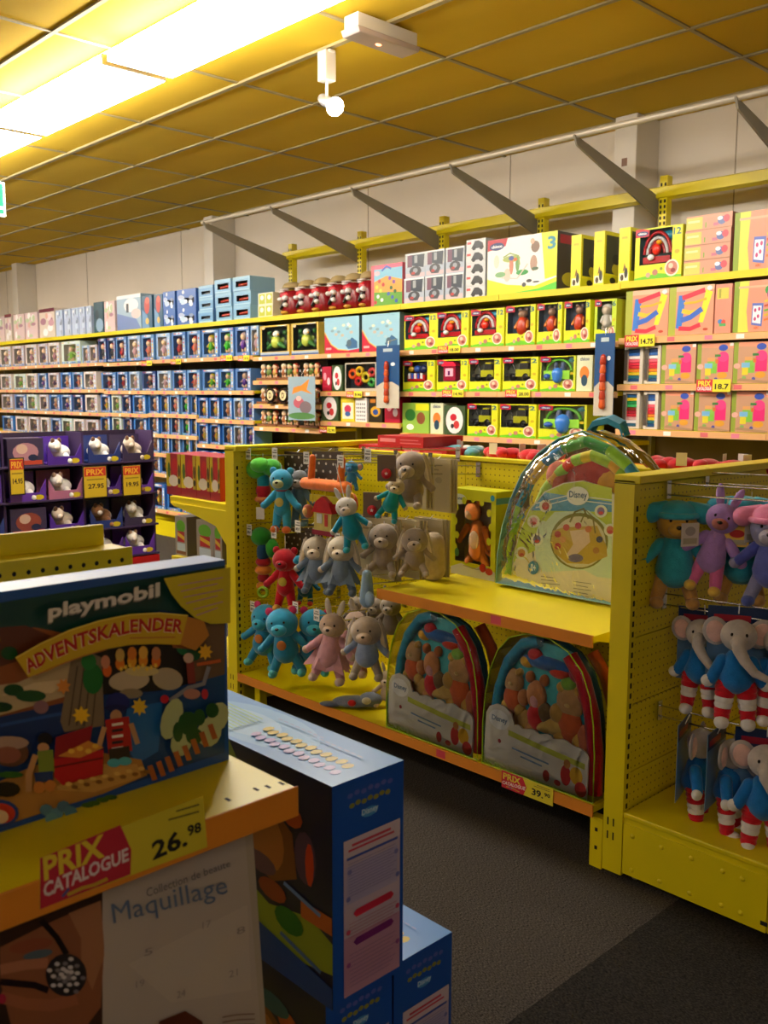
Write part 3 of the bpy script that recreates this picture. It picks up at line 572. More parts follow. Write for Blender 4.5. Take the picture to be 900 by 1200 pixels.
def j_helmet(w, h, d):
    o = empty('toy_figure', (0, 0, 0)); R = Matrix.Identity(3)
    part(MB().lathe([(0, 0), (w*.46, .005), (w*.5, h*.2), (w*.46, h*.5), (w*.4, h*.72), (0, h*.76)], (0, w*.5, 0), R, '8c1420', 16), 'red_body', PLASTIC, o)
    part(MB().lathe([(0, h), (w*.2, h*.985), (w*.38, h*.93), (w*.46, h*.84), (w*.47, h*.8), (0, h*.79)], (0, w*.5, 0), R, 'a89468', 16), 'khaki_dome', MATTE, o)
    b = MB(); b.ell((-w*.12, 0.03, h*.6), (w*.3, .03, h*.12), 'c02030'); b.ell((.02, .0, h*.5), (w*.14, .03, h*.08), 'f0f0f0'); b.ell((-w*.25, .005, h*.48), (w*.12, .03, h*.07), 'f0f0f0'); b.ell((-w*.2, .02, h*.7), (w*.2, .03, h*.05), 'e0d8d8')
    b.cap((w*.1, .0, h*.4), (-w*.1, -.01, h*.2), .02, .015, '181010'); b.ell((w*.15, -.005, h*.3), (w*.12, .025, h*.07), 'e8e4e0'); b.ell((w*.05, .0, h*.08), (w*.2, .03, h*.05), 'd8a040'); b.ell((-.01, .01, h*.75), (w*.34, .03, h*.03), 'e8e4e0')
    part(b, 'arms_and_gloves', PLASTIC, o); return o
KIND['helmet'] = K('white-gloved red toy with khaki dome', .29, .2, j_helmet)
def j_set(w, h, d):
    o = MB().box(-w/2, w/2, 0, d, 0, .02, '7a4a28').box(-w/2, w/2, d-.004, d, .02, h, '38382c').obj('figure_set', MATTE)
    for i in range(3):
        x = -w/2+w*(.2+.3*i); b = MB(); t_fig(('a86840', '607830', 'c8a050')[i], ('d8d8c8', '4a7838', 'b04030')[i])(b, x-w*.14, x+w*.14, .02, h*.9, d*.6); part(b, 'figure', PLASTIC, o)
    return o
KIND['set'] = K('open brown set of small figures', .17, .12, j_set)
PROTO = {}; COUNT = {}; PENDING = []
def put(kind, x, y, z, w, row, bay, rz=0, jit=True):
    k = KIND[kind]; key = (kind, round(w, 2))
    if key not in PROTO:
        o = k['fn'](round(w, 2) - .004, k['h'], k['d']); PROTO[key] = o
    else: o = dup(PROTO[key], (0, 0, 0))
    jr = random.Random(hash((round(x*100), round(z*100))) & 0xffff)
    o.location = (x, y+(jr.uniform(0, .015) if jit else 0), z); o.rotation_euler = (0, 0, rz+(jr.uniform(-.012, .012) if jit else 0))
    o['category'] = 'toy' if kind == 'helmet' else 'toy box'
    PENDING.append((o, kind, k['look'], row, bay, x, z)); return o
def flush():
    by = {}
    for p in PENDING: by.setdefault((p[2], p[3], p[4]), []).append(p)
    for (look, row, bay), L in by.items():
        L.sort(key=lambda p: (round(p[5], 2), p[6]))
        cols = sorted({round(p[5], 2) for p in L})
        for i, p in enumerate(L):
            stack = [q for q in L if abs(q[5]-p[5]) < .03]
            ci = cols.index(round(p[5], 2))
            pos = '' if len(cols) == 1 else (['left', 'right'][ci]+' one' if len(cols) == 2 else ('%s from left' % ORD[ci]))
            lev = ''
            if len(stack) > 1:
                li = sorted(q[6] for q in stack).index(p[6]); n = len(stack)
                lev = 'bottom' if li == 0 else ('topmost' if li == n-1 else ('middle' if n == 3 else '%s from bottom' % ORD[li]))
            p[0]['label'] = ', '.join(s for s in (look, lev, pos, row+' of '+bay) if s)
            p[0]['group'] = 'cartons on the %s of the %s' % (row, bay)
    PENDING.clear()

# ------------------------------------------------------------------ wall shelving
YS = 5.02
JX = lambda k: -3.2+.945*k
def X_at(px, y=YS): return AT(px, 440, 1, y)[0]
def bay(k0, k1, shelves, label, rail=RAILP):
    x0, x1 = JX(k0), JX(k1)
    e = empty('wall_shelving', ((x0+x1)/2, YS, 0), label=label, cat='shelving', group='bays of wall shelving'); cx = (x0+x1)/2
    part(MB().box(x0-cx, x1-cx, .455, .465, .1, 2.13), 'back_panel', BACKP, e)
    part(MB().box(x0-cx+.003, x1-cx-.003, .06, .45, 0, .16), 'plinth', YELLOW, e)
    for x in (x0-cx, ):
        mm = MB().box(x-.012, x+.012, .40, .45, .16, 2.12)
        part(mm, 'upright', GREY, e)
    for i, z in enumerate(shelves):
        top = i == 0; s = MB().box(x0-cx+.0015, x1-cx-.0015, .012 if not top else .0, .45, z+.012, z+.038, 'e0cd08')
        if top: s.box(x0-cx+.0015, x1-cx-.0015, -.002, .012, z, z+.04)
        o = part(s, 'shelf_board', YELLOW if top else WHITE if rail is None else YELLOW, e)
        if not top:
            r = MB().box(x0-cx+.0015, x1-cx-.0015, -.004, .012, z, z+.036, 'e8b078'); F_ = Face(r, (x0-cx, -.004, z), (1, 0, 0), (0, 0, 1), (0, -1, 0), x1-x0, .036, mi=1)
            for q in range(4):
                u = .1+.23*q+.05*((q*7+i*3) % 3)/3; F_.r(u, .15, u+.05, .85, ('e88098', 'f0ece4', 'e06a70')[(q+i) % 3])
            kid(o, r.obj('price_rail', [RAILP, MATTE], o))
    return e
T0 = 2.127
SH = {1: 1.80, 2: 1.522, 3: 1.252}
bay(1, 2, [T0, 1.80, 1.522, 1.252, .9, .55], 'wall shelving bay at the right edge of the photo')
bay(0, 1, [T0+.005, 1.80, 1.522, 1.252, .9, .55], 'wall shelving bay holding the pink craft cartons')
bay(-1, 0, [T0, 1.785, 1.478, 1.165, .85, .5], 'wall shelving bay with yellow cartons left of the right strip card')
bay(-2, -1, [T0, 1.785, 1.478, 1.165, .85, .5], 'wall shelving bay with red arch toys and silver cartons')
bay(-3, -2, [T0, 1.785, 1.478, 1.235, .9, .55], 'wall shelving bay with pale blue cartons and khaki-domed toys')
bay(-4, -3, [T0, 1.785, 1.575, 1.365, 1.165, .9, .55], 'wall shelving bay with bird toys and brown figure sets')
bay(-5, -4, [T0, 1.80, 1.485, 1.215, .97, .7, .4], 'first wall shelving bay of blue cartons, nearest the pale blue ones')
bay(-6, -5, [T0, 1.80, 1.485, 1.25, 1.04, .84, .63, .25], 'second wall shelving bay of blue cartons')
bay(-7, -6, [T0, 1.79, 1.485, 1.24, 1.0, .75, .4], 'third wall shelving bay of blue cartons')
for k, o_ in zip(range(-8, -13, -1), ('first', 'second', 'third', 'fourth', 'fifth')):
    bay(k, k+1, [T0, 1.80, 1.5, 1.235, .95, .65, .35], 'wall shelving bay of pastel cartons, %s beyond the blue bays' % o_)
ROWN = ['top shelf', 'second shelf', 'third shelf', 'fourth shelf', 'fifth shelf', 'sixth shelf', 'seventh shelf']
def row(items, z, rown, bayn, y=YS+.015):
    for it in items:
        a, b, kind = it[:3]; n = it[3] if len(it) > 3 else 1
        xa, xb = X_at(a, y), X_at(b, y); h = KIND[kind]['h']
        for i in range(n): put(kind, (xa+xb)/2, y, z+.04+i*(h+.001), xb-xa, rown, bayn)
P_, Y_, L_, B_ = 'pink craft bay', 'yellow carton bays', 'pale blue carton bay', 'bird toy bay'
row([(738, 792, 'playtop'), (795, 849, 'flat', 4), (852, 907, 'book')], T0+.003, ROWN[0], P_)
row([(729, 779, 'hframe'), (780, 832, 'hframe'), (834, 853, 'narrow'), (855, 907, 'bookc')], 1.80, ROWN[1], P_)
row([(730, 752, 'stackA'), (754, 773, 'stackA'), (774, 814, 'craft'), (815, 857, 'craft'), (858, 903, 'craft')], 1.522, ROWN[2], P_)
row([(730, 751, 'stackB'), (755, 773, 'stackA'), (775, 814, 'craft'), (815, 857, 'craft'), (858, 903, 'craft')], 1.252, ROWN[3], P_)
row([(473, 496, 'robot', 2), (497, 519, 'robot', 2), (520, 542, 'robot', 2), (543, 566, 'car', 5), (567, 649, 'big'), (664, 676, 'yside'), (691, 704, 'yside'), (720, 733, 'yside')], T0, ROWN[0], Y_)
row([(472, 510, 'play'), (511, 549, 'play'), (550, 589, 'play'), (591, 625, 'doctor'), (627, 656, 'doctor'), (658, 688, 'doctor'), (693, 719, 'greenwin')], 1.785, ROWN[1], Y_)
row([(472, 509, 'farm'), (511, 547, 'booth'), (549, 587, 'truck'), (589, 630, 'truck'), (632, 673, 'basket'), (675, 694, 'white')], 1.478, ROWN[2], Y_)
row([(471, 502, 'greenbox'), (504, 519, 'white'), (521, 545, 'oval'), (548, 584, 'truck'), (586, 629, 'truck'), (631, 688, 'basket')], 1.165, ROWN[3], Y_)
row([(324, 341, 'helmet'), (342, 359, 'helmet'), (361, 378, 'helmet'), (380, 397, 'helmet'), (398, 415, 'helmet'), (416, 431, 'helmet'), (433, 470, 'garden')], T0, ROWN[0], L_)
row([(380, 421, 'lightb'), (423, 468, 'lightb')], 1.785, ROWN[1], L_)
row([(377, 388, 'redb'), (389, 401, 'oval'), (403, 440, 'rattle')], 1.478, ROWN[2], L_)
row([(377, 396, 'oval'), (398, 414, 'ybox'), (416, 430, 'dots'), (432, 448, 'black'), (450, 468, 'redb')], 1.235, ROWN[3], L_)
row([(303, 320, 'ygreen', 2)], T0, ROWN[0], B_)
row([(305, 339, 'bird'), (341, 373, 'bird')], 1.785, ROWN[1], B_)
for z, r in ((1.575, 2), (1.365, 3), (1.165, 4)): row([(299, 322, 'set'), (324, 347, 'set'), (349, 371, 'set')], z, ROWN[r], B_)
Q1, Q2, Q3, Q4 = 'first blue bay', 'second blue bay', 'third blue bay', 'pastel bays'
row([(234, 251, 'bluewin2', 3), (253, 272, 'bluewin', 3), (274, 294, 'bluewin', 3)], T0, ROWN[0], Q1)
row([(193, 207, 'bluelot', 2), (209, 231, 'bluelot', 2), (168, 180, 'tealred'), (182, 192, 'tealred')], T0, ROWN[0], Q2)
row([(138, 166, 'bigpale'), (124, 136, 'palep'), (111, 122, 'dteal')], T0, ROWN[0], Q3)
row([(236, 255, 'fg'), (257, 274, 'fgg'), (276, 292, 'fp'), (293, 302, 'fw')], 1.80, ROWN[1], Q1)
row([(201, 217, 'fr'), (219, 234, 'fo')], 1.80, ROWN[1], Q2)
row([(116, 125, 'fb'), (126, 135, 'fb'), (137, 149, 'fr'), (151, 165, 'fw'), (167, 181, 'fo'), (183, 199, 'fw')], 1.80, ROWN[1], Q3)
row([(236, 255, 'fgs'), (257, 274, 'fggs'), (276, 294, 'fps')], 1.485, ROWN[2], Q1)
row([(201, 217, 'frs'), (219, 234, 'fos')], 1.485, ROWN[2], Q2)
row([(118, 135, 'frs'), (137, 149, 'frs'), (151, 163, 'fws'), (165, 181, 'fbs'), (183, 199, 'fws')], 1.485, ROWN[2], Q3)
for z, r in ((1.215, 3), (.97, 4), (.7, 5)): row([(231, 242, 'fys'), (244, 256, 'fys'), (258, 270, 'fcs'), (272, 283, 'fws'), (285, 296, 'fps')], z, ROWN[r], Q1)
for z, r in ((1.25, 3), (1.04, 4), (.84, 5), (.63, 6)): row([(172, 184, 'fcs'), (186, 196, 'fys'), (198, 209, 'fos'), (211, 220, 'fggs'), (222, 229, 'fys')], z-.002, ROWN[r], Q2)
row([(174, 189, 'fy'), (191, 206, 'fc'), (208, 224, 'fy')], .25, 'lowest shelf', Q2)
row([(116, 127, 'fys'), (129, 140, 'fls'), (142, 152, 'fbs'), (154, 169, 'fcs')], 1.24, ROWN[3], Q3)
row([(116, 127, 'fys'), (129, 140, 'fls'), (142, 152, 'fbs'), (154, 169, 'fcs')], 1.0, ROWN[4], Q3)
row([(68, 76, 'paleb'), (77, 85, 'paleb'), (86, 94, 'paleb'), (95, 102, 'paleb'), (103, 109, 'paleb'), (48, 66, 'maroon'), (32, 46, 'palep'), (18, 31, 'palep'), (8, 16, 'maroon'), (-4, 7, 'palep')], T0, ROWN[0], Q4)
row([(96, 104, 'fws'), (105, 114, 'fns'), (72, 94, 'fl'), (58, 70, 'fk'), (45, 56, 'fn'), (30, 43, 'fk'), (15, 28, 'fn'), (0, 13, 'fk')], 1.80, ROWN[1], Q4)
row([(98, 112, 'fks'), (84, 96, 'fos'), (70, 82, 'fcs'), (56, 68, 'fns'), (44, 54, 'fps'), (30, 42, 'fks'), (15, 28, 'fls'), (0, 13, 'fks')], 1.5, ROWN[2], Q4)
row([(98, 112, 'fks'), (84, 96, 'fbs'), (70, 82, 'fps'), (56, 68, 'fcs'), (44, 54, 'fns'), (30, 42, 'fls'), (15, 28, 'fps'), (0, 13, 'fns')], 1.235, ROWN[3], Q4)
row([(98, 112, 'fns'), (84, 96, 'fks'), (70, 82, 'fls'), (56, 68, 'fps'), (44, 54, 'fks'), (30, 42, 'fns'), (15, 28, 'fks'), (0, 13, 'fcs')], .95, ROWN[4], Q4)
flush()

for i, px in enumerate((321, 336)):
    q = AT(px, 495, 1, YS+.01); m_ = MB().lathe([(0, 0), (.06, 0), (.062, .01), (.06, .02), (0, .02)], (0, 0, 0), Matrix.Rotation(pi/2, 3, 'X'), '2a1c18', 20).box(-.035, .035, -.02, .02, -.075, -.055, '2a1c18')
    F_ = Face(m_, (-.062, -.0202, -.062), (1, 0, 0), (0, 0, 1), (0, -1, 0), .124, .124); F_.e(.5, .5, .36, .36, 'e0cfa0'); F_.t('D', .36, .3, .66, .7, '3a2818')
    tag(m_.obj('round_toy', PLASTIC, loc=(q[0], YS-.01, 1.481)), 'round dark toy with cream letter D, %s of two before the brown figure sets' % ('left', 'right')[i], 'toy', 'round letter toys')
# price tags clipped on the wall rails
def pricetag(px0, px1, py, price, label, y=YS-.02, hh=.05, word='PRIX'):
    a = AT(px0, py, 1, y); b = AT(px1, py, 1, y); w = b[0]-a[0]
    mb = MB().box(0, w, 0, .003, -hh/2, hh/2, 'e8dc30'); F_ = Face(mb, (0, 0, -hh/2), (1, 0, 0), (0, 0, 1), (0, -1, 0), w, hh)
    F_.r(0, 0, .48, 1, 'd02838'); F_.t(word, .05, .45, .43, .9, 'f0e040'); F_.t('CATALOGUE', .03, .12, .45, .4, 'f8f0f0'); F_.t(price, .55, .2, .95, .65, '201808')
    return tag(mb.obj('price_tag', MATTE, loc=a, rz=0), label, 'price tag', 'red and yellow price tags')
pricetag(513, 539, 410, '18.00', 'red and yellow price tag under the red arch toy cartons')
pricetag(518, 543, 461, '14.90', 'red and yellow price tag under the magenta booth carton')
pricetag(592, 621, 461, '28.00', 'red and yellow price tag under the right toy truck carton')
pricetag(732, 767, 400, '14.75', 'red and yellow price tag under the colourful ladder frame cartons', hh=.07)
pricetag(816, 856, 452, '18.7', 'red and yellow price tag under the middle pink block carton', hh=.07)
pricetag(406, 424, 462, '9.90', 'red and yellow price tag under the coloured toy rings')
pricetag(374, 393, 503, '12.90', 'red and yellow price tag under the small printed cartons')
pricetag(258, 272, 420, '19.90', 'red and yellow price tag under the bright green figure carton')
pricetag(279, 292, 420, '19.90', 'red and yellow price tag under the purple figure carton')
pricetag(200, 212, 424, '24.90', 'red and yellow price tag under the dark red figure carton')
pricetag(166, 178, 426, '24.90', 'red and yellow price tag under the coral figure carton')

# hanging strip cards
def strip(px0, px1, py0, py1, y, c1, c2, art, label, group=None):
    a = AT(px0, py1, 1, y); b = AT(px1, py0, 1, y); w = b[0]-a[0]; h = b[2]-a[2]
    mb = MB().box(0, w, 0, .004, 0, h, c1); F_ = Face(mb, (0, 0, 0), (1, 0, 0), (0, 0, 1), (0, -1, 0), w, h); art(F_, c2)
    o = tag(mb.obj('hanging_card', CARTON, loc=a), label, 'toy card', group); return o, w, h
def a_strip(F, c): F.p([(0, 0), (1, 0), (1, .35), (.7, .42), (.3, .42), (0, .35)], c); F.r(.3, .9, .7, .95, 'b0c0c8'); F.e(.72, .7, .1, .03, 'd8e0e8', 8)
for px0, px1, py0, py1, lb in ((441, 468, 404, 478, 'blue and white card with red toy pole, hanging left of the yellow cartons'), (695, 721, 390, 487, 'blue and white card with red toy pole, hanging left of the pink cartons')):
    o, w, h = strip(px0, px1, py0, py1, 4.93, '1a4a80', 'c0b8a8', a_strip, lb)
    b = MB()
    for i in range(6): b.cap((w*.5, -.014, h*(.12+.105*i)), (w*.5, -.014, h*(.19+.105*i)), .021, .017, ('d05828', 'b03820')[i % 2], 8)
    part(b, 'toy_pole', PLASTIC, o); part(MB().tube([(w*.5, .002, h-.01), (w*.5, .01, h+.03), (w*.5, .09, h+.05)], .003, 'c0c0c0', 6), 'hook', CHROME, o)
o, w, h = strip(338, 369, 441, 492, 4.9, '90a8b8', 'a0b8c8', lambda F, c: (F.p([(.2, .75), (.5, .8), (.8, .95), (.7, .7), (.9, .6), (.5, .68), (.15, .6)], 'e08830'), F.e(.4, .4, .2, .12, 'b85868'), F.e(.65, .3, .22, .14, '786870'), F.e(.5, .1, .5, .08, '508048'), F.e(.4, .5, .1, .06, 'e0b8b0')), 'pale blue card with orange butterfly hanging before the brown figure sets')
part(MB().tube([(w*.5, .002, h-.01), (w*.5, .01, h+.03), (w*.5, .12, h+.05)], .003, 'c0c0c0', 6), 'hook', CHROME, o)

# ------------------------------------------------------------------ yellow gondolas in the middle
def slotted_post(parent, x0, x1, y0, y1, h, side_x, n=34):
    m_ = MB().box(x0, x1, y0, y1, .015, h)
    d = .0006 if side_x > x0 else -.0006
    for i in range(n):
        z = .1+i*(h-.16)/n
        if d > 0: m_.box(side_x, side_x+d, y0+.014, y0+.024, z, z+.017, mi=1)
    m_.box(x0+.014, x0+.019, y0-.0006, y0, .12, .145, mi=1).box(x0+.034, x0+.039, y0-.0006, y0, .12, .145, mi=1).box(x0+.014, x0+.019, y0-.0006, y0, .165, .19, mi=1).box(x0+.034, x0+.039, y0-.0006, y0, .165, .19, mi=1)
    p = part(m_, 'slotted_post', [YELLOW, DARK], parent, bevel=.0015)
    return p
def peg_panel(parent, p0, p1, z0, z1, axis):
    """board lying along local x; axis 'x' or 'y' of the room"""
    L = p1[0]-p0[0] if axis == 'x' else p1[1]-p0[1]
    m_ = MB().box(0, L, 0, .008, 0, z1-z0-.004)
    o = part(m_, 'pegboard_panel', PEG, parent, loc=(p0[0], p0[1], z0), rz=0 if axis == 'x' else pi/2, bevel=.001); return o
# right-hand panel, its slotted post and base tray
gb = empty('end_gondola', (-1.51, 2.43, 0), label='yellow perforated gondola with base tray at right, holding bears and elephants', cat='gondola')
def rel(e, o): o.location = Vector(o.location)-Vector(e.location); return o
def gpart(e, mb, name, mats, **k): o = part(mb, name, mats, e, **k); rel(e, o); return o
pb = slotted_post(gb, -1.544, -1.476, 2.427, 2.462, 1.246, -1.476); rel(gb, pb)
for z0, z1 in ((.2, .335), (.335, .553), (.553, .764), (.764, 1.003), (1.003, 1.236)):
    rel(gb, peg_panel(gb, (-1.486, 2.466), (-1.486, 3.72), z0, z1, 'y'))
gpart(gb, MB().box(-1.534, -1.496, 2.47, 3.72, .18, 1.236), 'core_panel', YELLOW)
gpart(gb, MB().box(-1.546, -1.458, 2.427, 3.72, 1.238, 1.262), 'top_cap', YELLOW, bevel=.003)
gpart(gb, MB().box(-1.545, -1.475, 2.4262, 2.45, 1.236, 1.2385), 'cap_gap', DARK)
gpart(gb, MB().box(-1.476, -.88, 2.428, 3.72, .205, .222), 'base_tray', YELLOW, bevel=.004)
ep = MB().box(-1.474, -1.02, 2.43, 2.44, .025, .187).box(-1.017, -.88, 2.433, 2.44, .025, .187).box(-1.476, -.88, 2.434, 2.45, .187, .205)
for px, py in ((741, 980), (775, 993), (810, 1006), (847, 1021), (870, 1030), (740, 1020), (773, 1033), (808, 1047), (845, 1061), (868, 1070)):
    q = AT(px, py, 1, 2.43); ep.ell(q, (.008, .004, .008), 'ffffff', seg=10, rings=6)
gpart(gb, ep, 'base_end_plate', YELLOW)
gpart(gb, MB().box(-1.474, -.88, 2.445, 3.7, .03, .2), 'base_body', YELLOW)
gpart(gb, MB().box(-1.035, -1.015, 2.4285, 2.43, .045, .057), 'slot', DARK)
for x in (-1.45, -1.0): gpart(gb, MB().cap((x, 2.47, .008), (x, 2.47, .03), .012, .008, 'a0a0a0'), 'foot', GREY)

# central bay between the two panels
ga = empty('plush_gondola', (-2.55, 2.43, 0), label='yellow gondola bay with plush toys on hooks above a wide base shelf', cat='gondola')
pa = slotted_post(ga, -3.605, -3.535, 2.427, 2.462, 1.246, -3.535); rel(ga, pa)
for z0, z1 in ((.2, .553), (.553, .9), (.9, 1.236)):
    rel(ga, peg_panel(ga, (-3.541, 2.466), (-3.541, 3.75), z0, z1, 'y'))
gpart(ga, MB().box(-3.595, -3.551, 2.47, 3.75, .18, 1.236), 'side_panel_core', YELLOW)
gpart(ga, MB().box(-3.607, -3.52, 2.427, 3.75, 1.238, 1.262), 'side_top_cap', YELLOW, bevel=.003)
for x0, x1 in ((-3.53, -2.672), (-2.668, -1.546)):
    for z0, z1 in ((.2, .553), (.553, .9), (.9, 1.215)):
        rel(ga, peg_panel(ga, (x0, 3.03), (x1, 3.03), z0, z1, 'x'))
gpart(ga, MB().box(-3.53, -1.546, 3.045, 3.075, .1, 1.215), 'back_core_panel', YELLOW)
gpart(ga, MB().box(-3.53, -1.546, 3.025, 3.08, 1.216, 1.232), 'back_top_cap', YELLOW, bevel=.002)
def lipped_shelf(e, x0, x1, y0, y1, z, tags, name='shelf_board'):
    s_ = gpart(e, MB().box(x0, x1, y0, y1, z-.022, z), name, YELLOW, bevel=.002)
    r = MB().box(x0, x1, y0-.006, y0, z-.036, z+.003)
    F_ = Face(r, (x0, y0-.006, z-.036), (1, 0, 0), (0, 0, 1), (0, -1, 0), 1, 1, mi=1)
    for u, c in tags: F_.r(u, .006, u+.045, .034, c)
    o = r.obj('price_rail', [RAIL, MATTE], s_); kid(s_, o); rel(e, o); o.location = Vector((0, 0, 0))-Vector(s_.location)
    return s_
def lipped(e, x0, x1, y0, y1, z, tags, name='shelf_board'):
    s_ = MB().box(x0, x1, y0, y1, z-.022, z)
    o = gpart(e, s_, name, YELLOW)
    r = MB().box(x0, x1, y0-.006, y0, z-.036, z+.003); F_ = Face(r, (x0, y0-.006, z-.036), (1, 0, 0), (0, 0, 1), (0, -1, 0), 1, 1, mi=1)
    for u, c in tags: F_.r(u, .006, u+.045, .034, c)
    kid(o, r.obj('price_rail', [RAIL, MATTE], o)); return o
lipped(ga, -3.533, -1.585, 2.433, 3.03, .203, [(1.27, 'c83848')], 'base_shelf')
sh = lipped(ga, -2.585, -1.605, 2.433, 3.03, .751, [(.57, 'd85060')])
gpart(ga, MB().prism([(2.47, .728), (3.02, .728), (3.02, .60), (2.95, .60)], -2.58, -2.572, ax=0), 'shelf_bracket', YELLOW)
gpart(ga, MB().prism([(2.47, .728), (3.02, .728), (3.02, .60), (2.95, .60)], -1.615, -1.607, ax=0), 'shelf_bracket', YELLOW)
lg = MB().box(-1.60, -1.555, 2.44, 2.475, 0, .165)
for z in (.06, .12): lg.box(-1.582, -1.572, 2.4394, 2.44, z, z+.012, mi=1)
gpart(ga, lg, 'leg', [YELLOW, DARK])
gpart(ga, MB().box(-3.50, -3.46, 2.5, 2.54, 0, .165), 'leg', YELLOW)
gpart(ga, MB().box(-3.53, -1.6, 2.95, 2.96, 0, .165), 'kick_board', DARK)
# back side of the bay: a shelf level with its top
lipb = MB().box(-3.53, -1.56, 3.09, 3.62, 1.175, 1.195); gpart(ga, lipb, 'rear_shelf', YELLOW)
gpart(ga, MB().box(-3.53, -1.56, 3.62, 3.626, 1.165, 1.20), 'rear_price_rail', RAIL)
# shelves hanging on the far side of the left panel
for k, (z, lab) in enumerate(((.985, 0), (.68, 0))):
    gpart(ga, MB().box(-4.14, -3.61, 2.455, 3.5, z-.03, z), 'left_shelf', YELLOW)
    gpart(ga, MB().prism([(-4.13, z-.03), (-3.61, z-.03), (-3.61, z-.21), (-3.66, z-.17), (-3.72, z-.11), (-3.9, z-.075), (-4.1, z-.045)], 2.447, 2.455), 'shelf_bracket', YELLOW)
gpart(ga, MB().box(-4.14, -3.61, 2.46, 3.5, .02, .2), 'left_base', YELLOW)

# ------------------------------------------------------------------ hooks
hk = 0
def hook(p, d, L, label, group, tilt=.06, name='display_hook', tagc='e8e8e4', drop=.03):
    """chrome double hook: p = foot on the board, d = direction, L = length"""
    d = Vector(d).normalized(); e = empty(name, p, 0, label, 'hook', group)
    tip = d*L+Vector((0, 0, L*tilt)); u = Vector((0, 0, 1))
    m_ = MB().tube([(0, 0, 0), tip*.97, tip+u*.012], .0032, 'c0c0c0', 6)
    m_.tube([u*.035, u*.035+tip*1.0], .0026, 'c0c0c0', 6)
    part(m_, 'wire', CHROME, e)
    s_ = d.cross(u); c = [(-.012, -.012), (.012, -.012), (.012, .05), (-.012, .05)]
    m2 = MB().add([s_*a+u*b-d*.0 for a, b in c]+[s_*a+u*b+d*.004 for a, b in c], [(0, 1, 2, 3), (7, 6, 5, 4), (0, 4, 5, 1), (1, 5, 6, 2), (2, 6, 7, 3), (3, 7, 4, 0)], 'a0a0a0')
    part(m2, 'foot_plate', CHROME, e)
    m3 = MB(); w, h = .019, .026; o = tip+u*(.035-drop)
    q = [o+s_*a+u*b+d*t for t in (.004, .0055) for a, b in ((-w, -h), (w, -h), (w, h), (-w, h))]
    m3.add(q, [(0, 1, 2, 3), (7, 6, 5, 4), (0, 4, 5, 1), (1, 5, 6, 2), (2, 6, 7, 3), (3, 7, 4, 0)], tagc)
    F_ = Face(m3, q[4], (q[5]-q[4]).normalized(), u, d, 2*w, 2*h)
    F_.r(.1, .55, .9, .65, '707070'); F_.r(.1, .75, .7, .85, '909090'); F_.t('9.90', .2, .15, .85, .4, '202020')
    part(m3, 'price_ticket', MATTE, e); return e
n = 0
HOOKS = [(292, 533, 'above the green bushy-headed toy'), (323, 533, 'above the blue cat doll'), (360, 538, 'above the left end of the orange bar'), (400, 542, 'above the right end of the orange bar'), (432, 535, 'above the teal donkey'), 
         (293, 622, 'above the green and orange stack toy'), (322, 625, 'above the red doll'), (350, 618, 'between the red doll and grey-blue bunnies'), (396, 633, 'above the grey-blue bunnies'),
         (297, 712, 'above the left blue plush'), (325, 722, 'above the middle blue plush'), (347, 713, 'above the right blue plush'), (372, 722, 'above the pink bunny'), (398, 728, 'behind the pink bunnies'), (432, 685, 'under the left beige bunny')]
for px, py, w_ in HOOKS:
    q = AT(px, py, 1, 2.5); L = 3.028-2.5
    hook((q[0], 3.028, q[2]-L*.06), (0, -1, 0), L, 'thin chrome hook with white price ticket %s' % w_, 'chrome hooks of the plush gondola')
q = AT(490, 553, 1, 2.66); hook((q[0], 3.028, q[2]-.03), (0, -1, 0), .36, 'thin chrome hook with white price ticket before the beige bunny cards', 'chrome hooks of the plush gondola')
for px, py, ln, w_ in ((765, 578, .5, 'bears in teal hats'), (782, 709, .5, 'upper elephants'), (784, 842, .42, 'lower elephants')):
    q = AT(px, py, 1, 2.62); z = q[2]
    hook((-1.476, 2.62, z), (1, 0, 0), ln, 'long chrome hook carrying the %s' % w_, 'chrome hooks of the right gondola', tilt=.02)
hook((-1.476, 2.86, AT(765, 578, 1, 2.62)[2]+.02), (1, 0, 0), .5, 'long chrome hook behind the one carrying the bears', 'chrome hooks of the right gondola', tilt=.02)

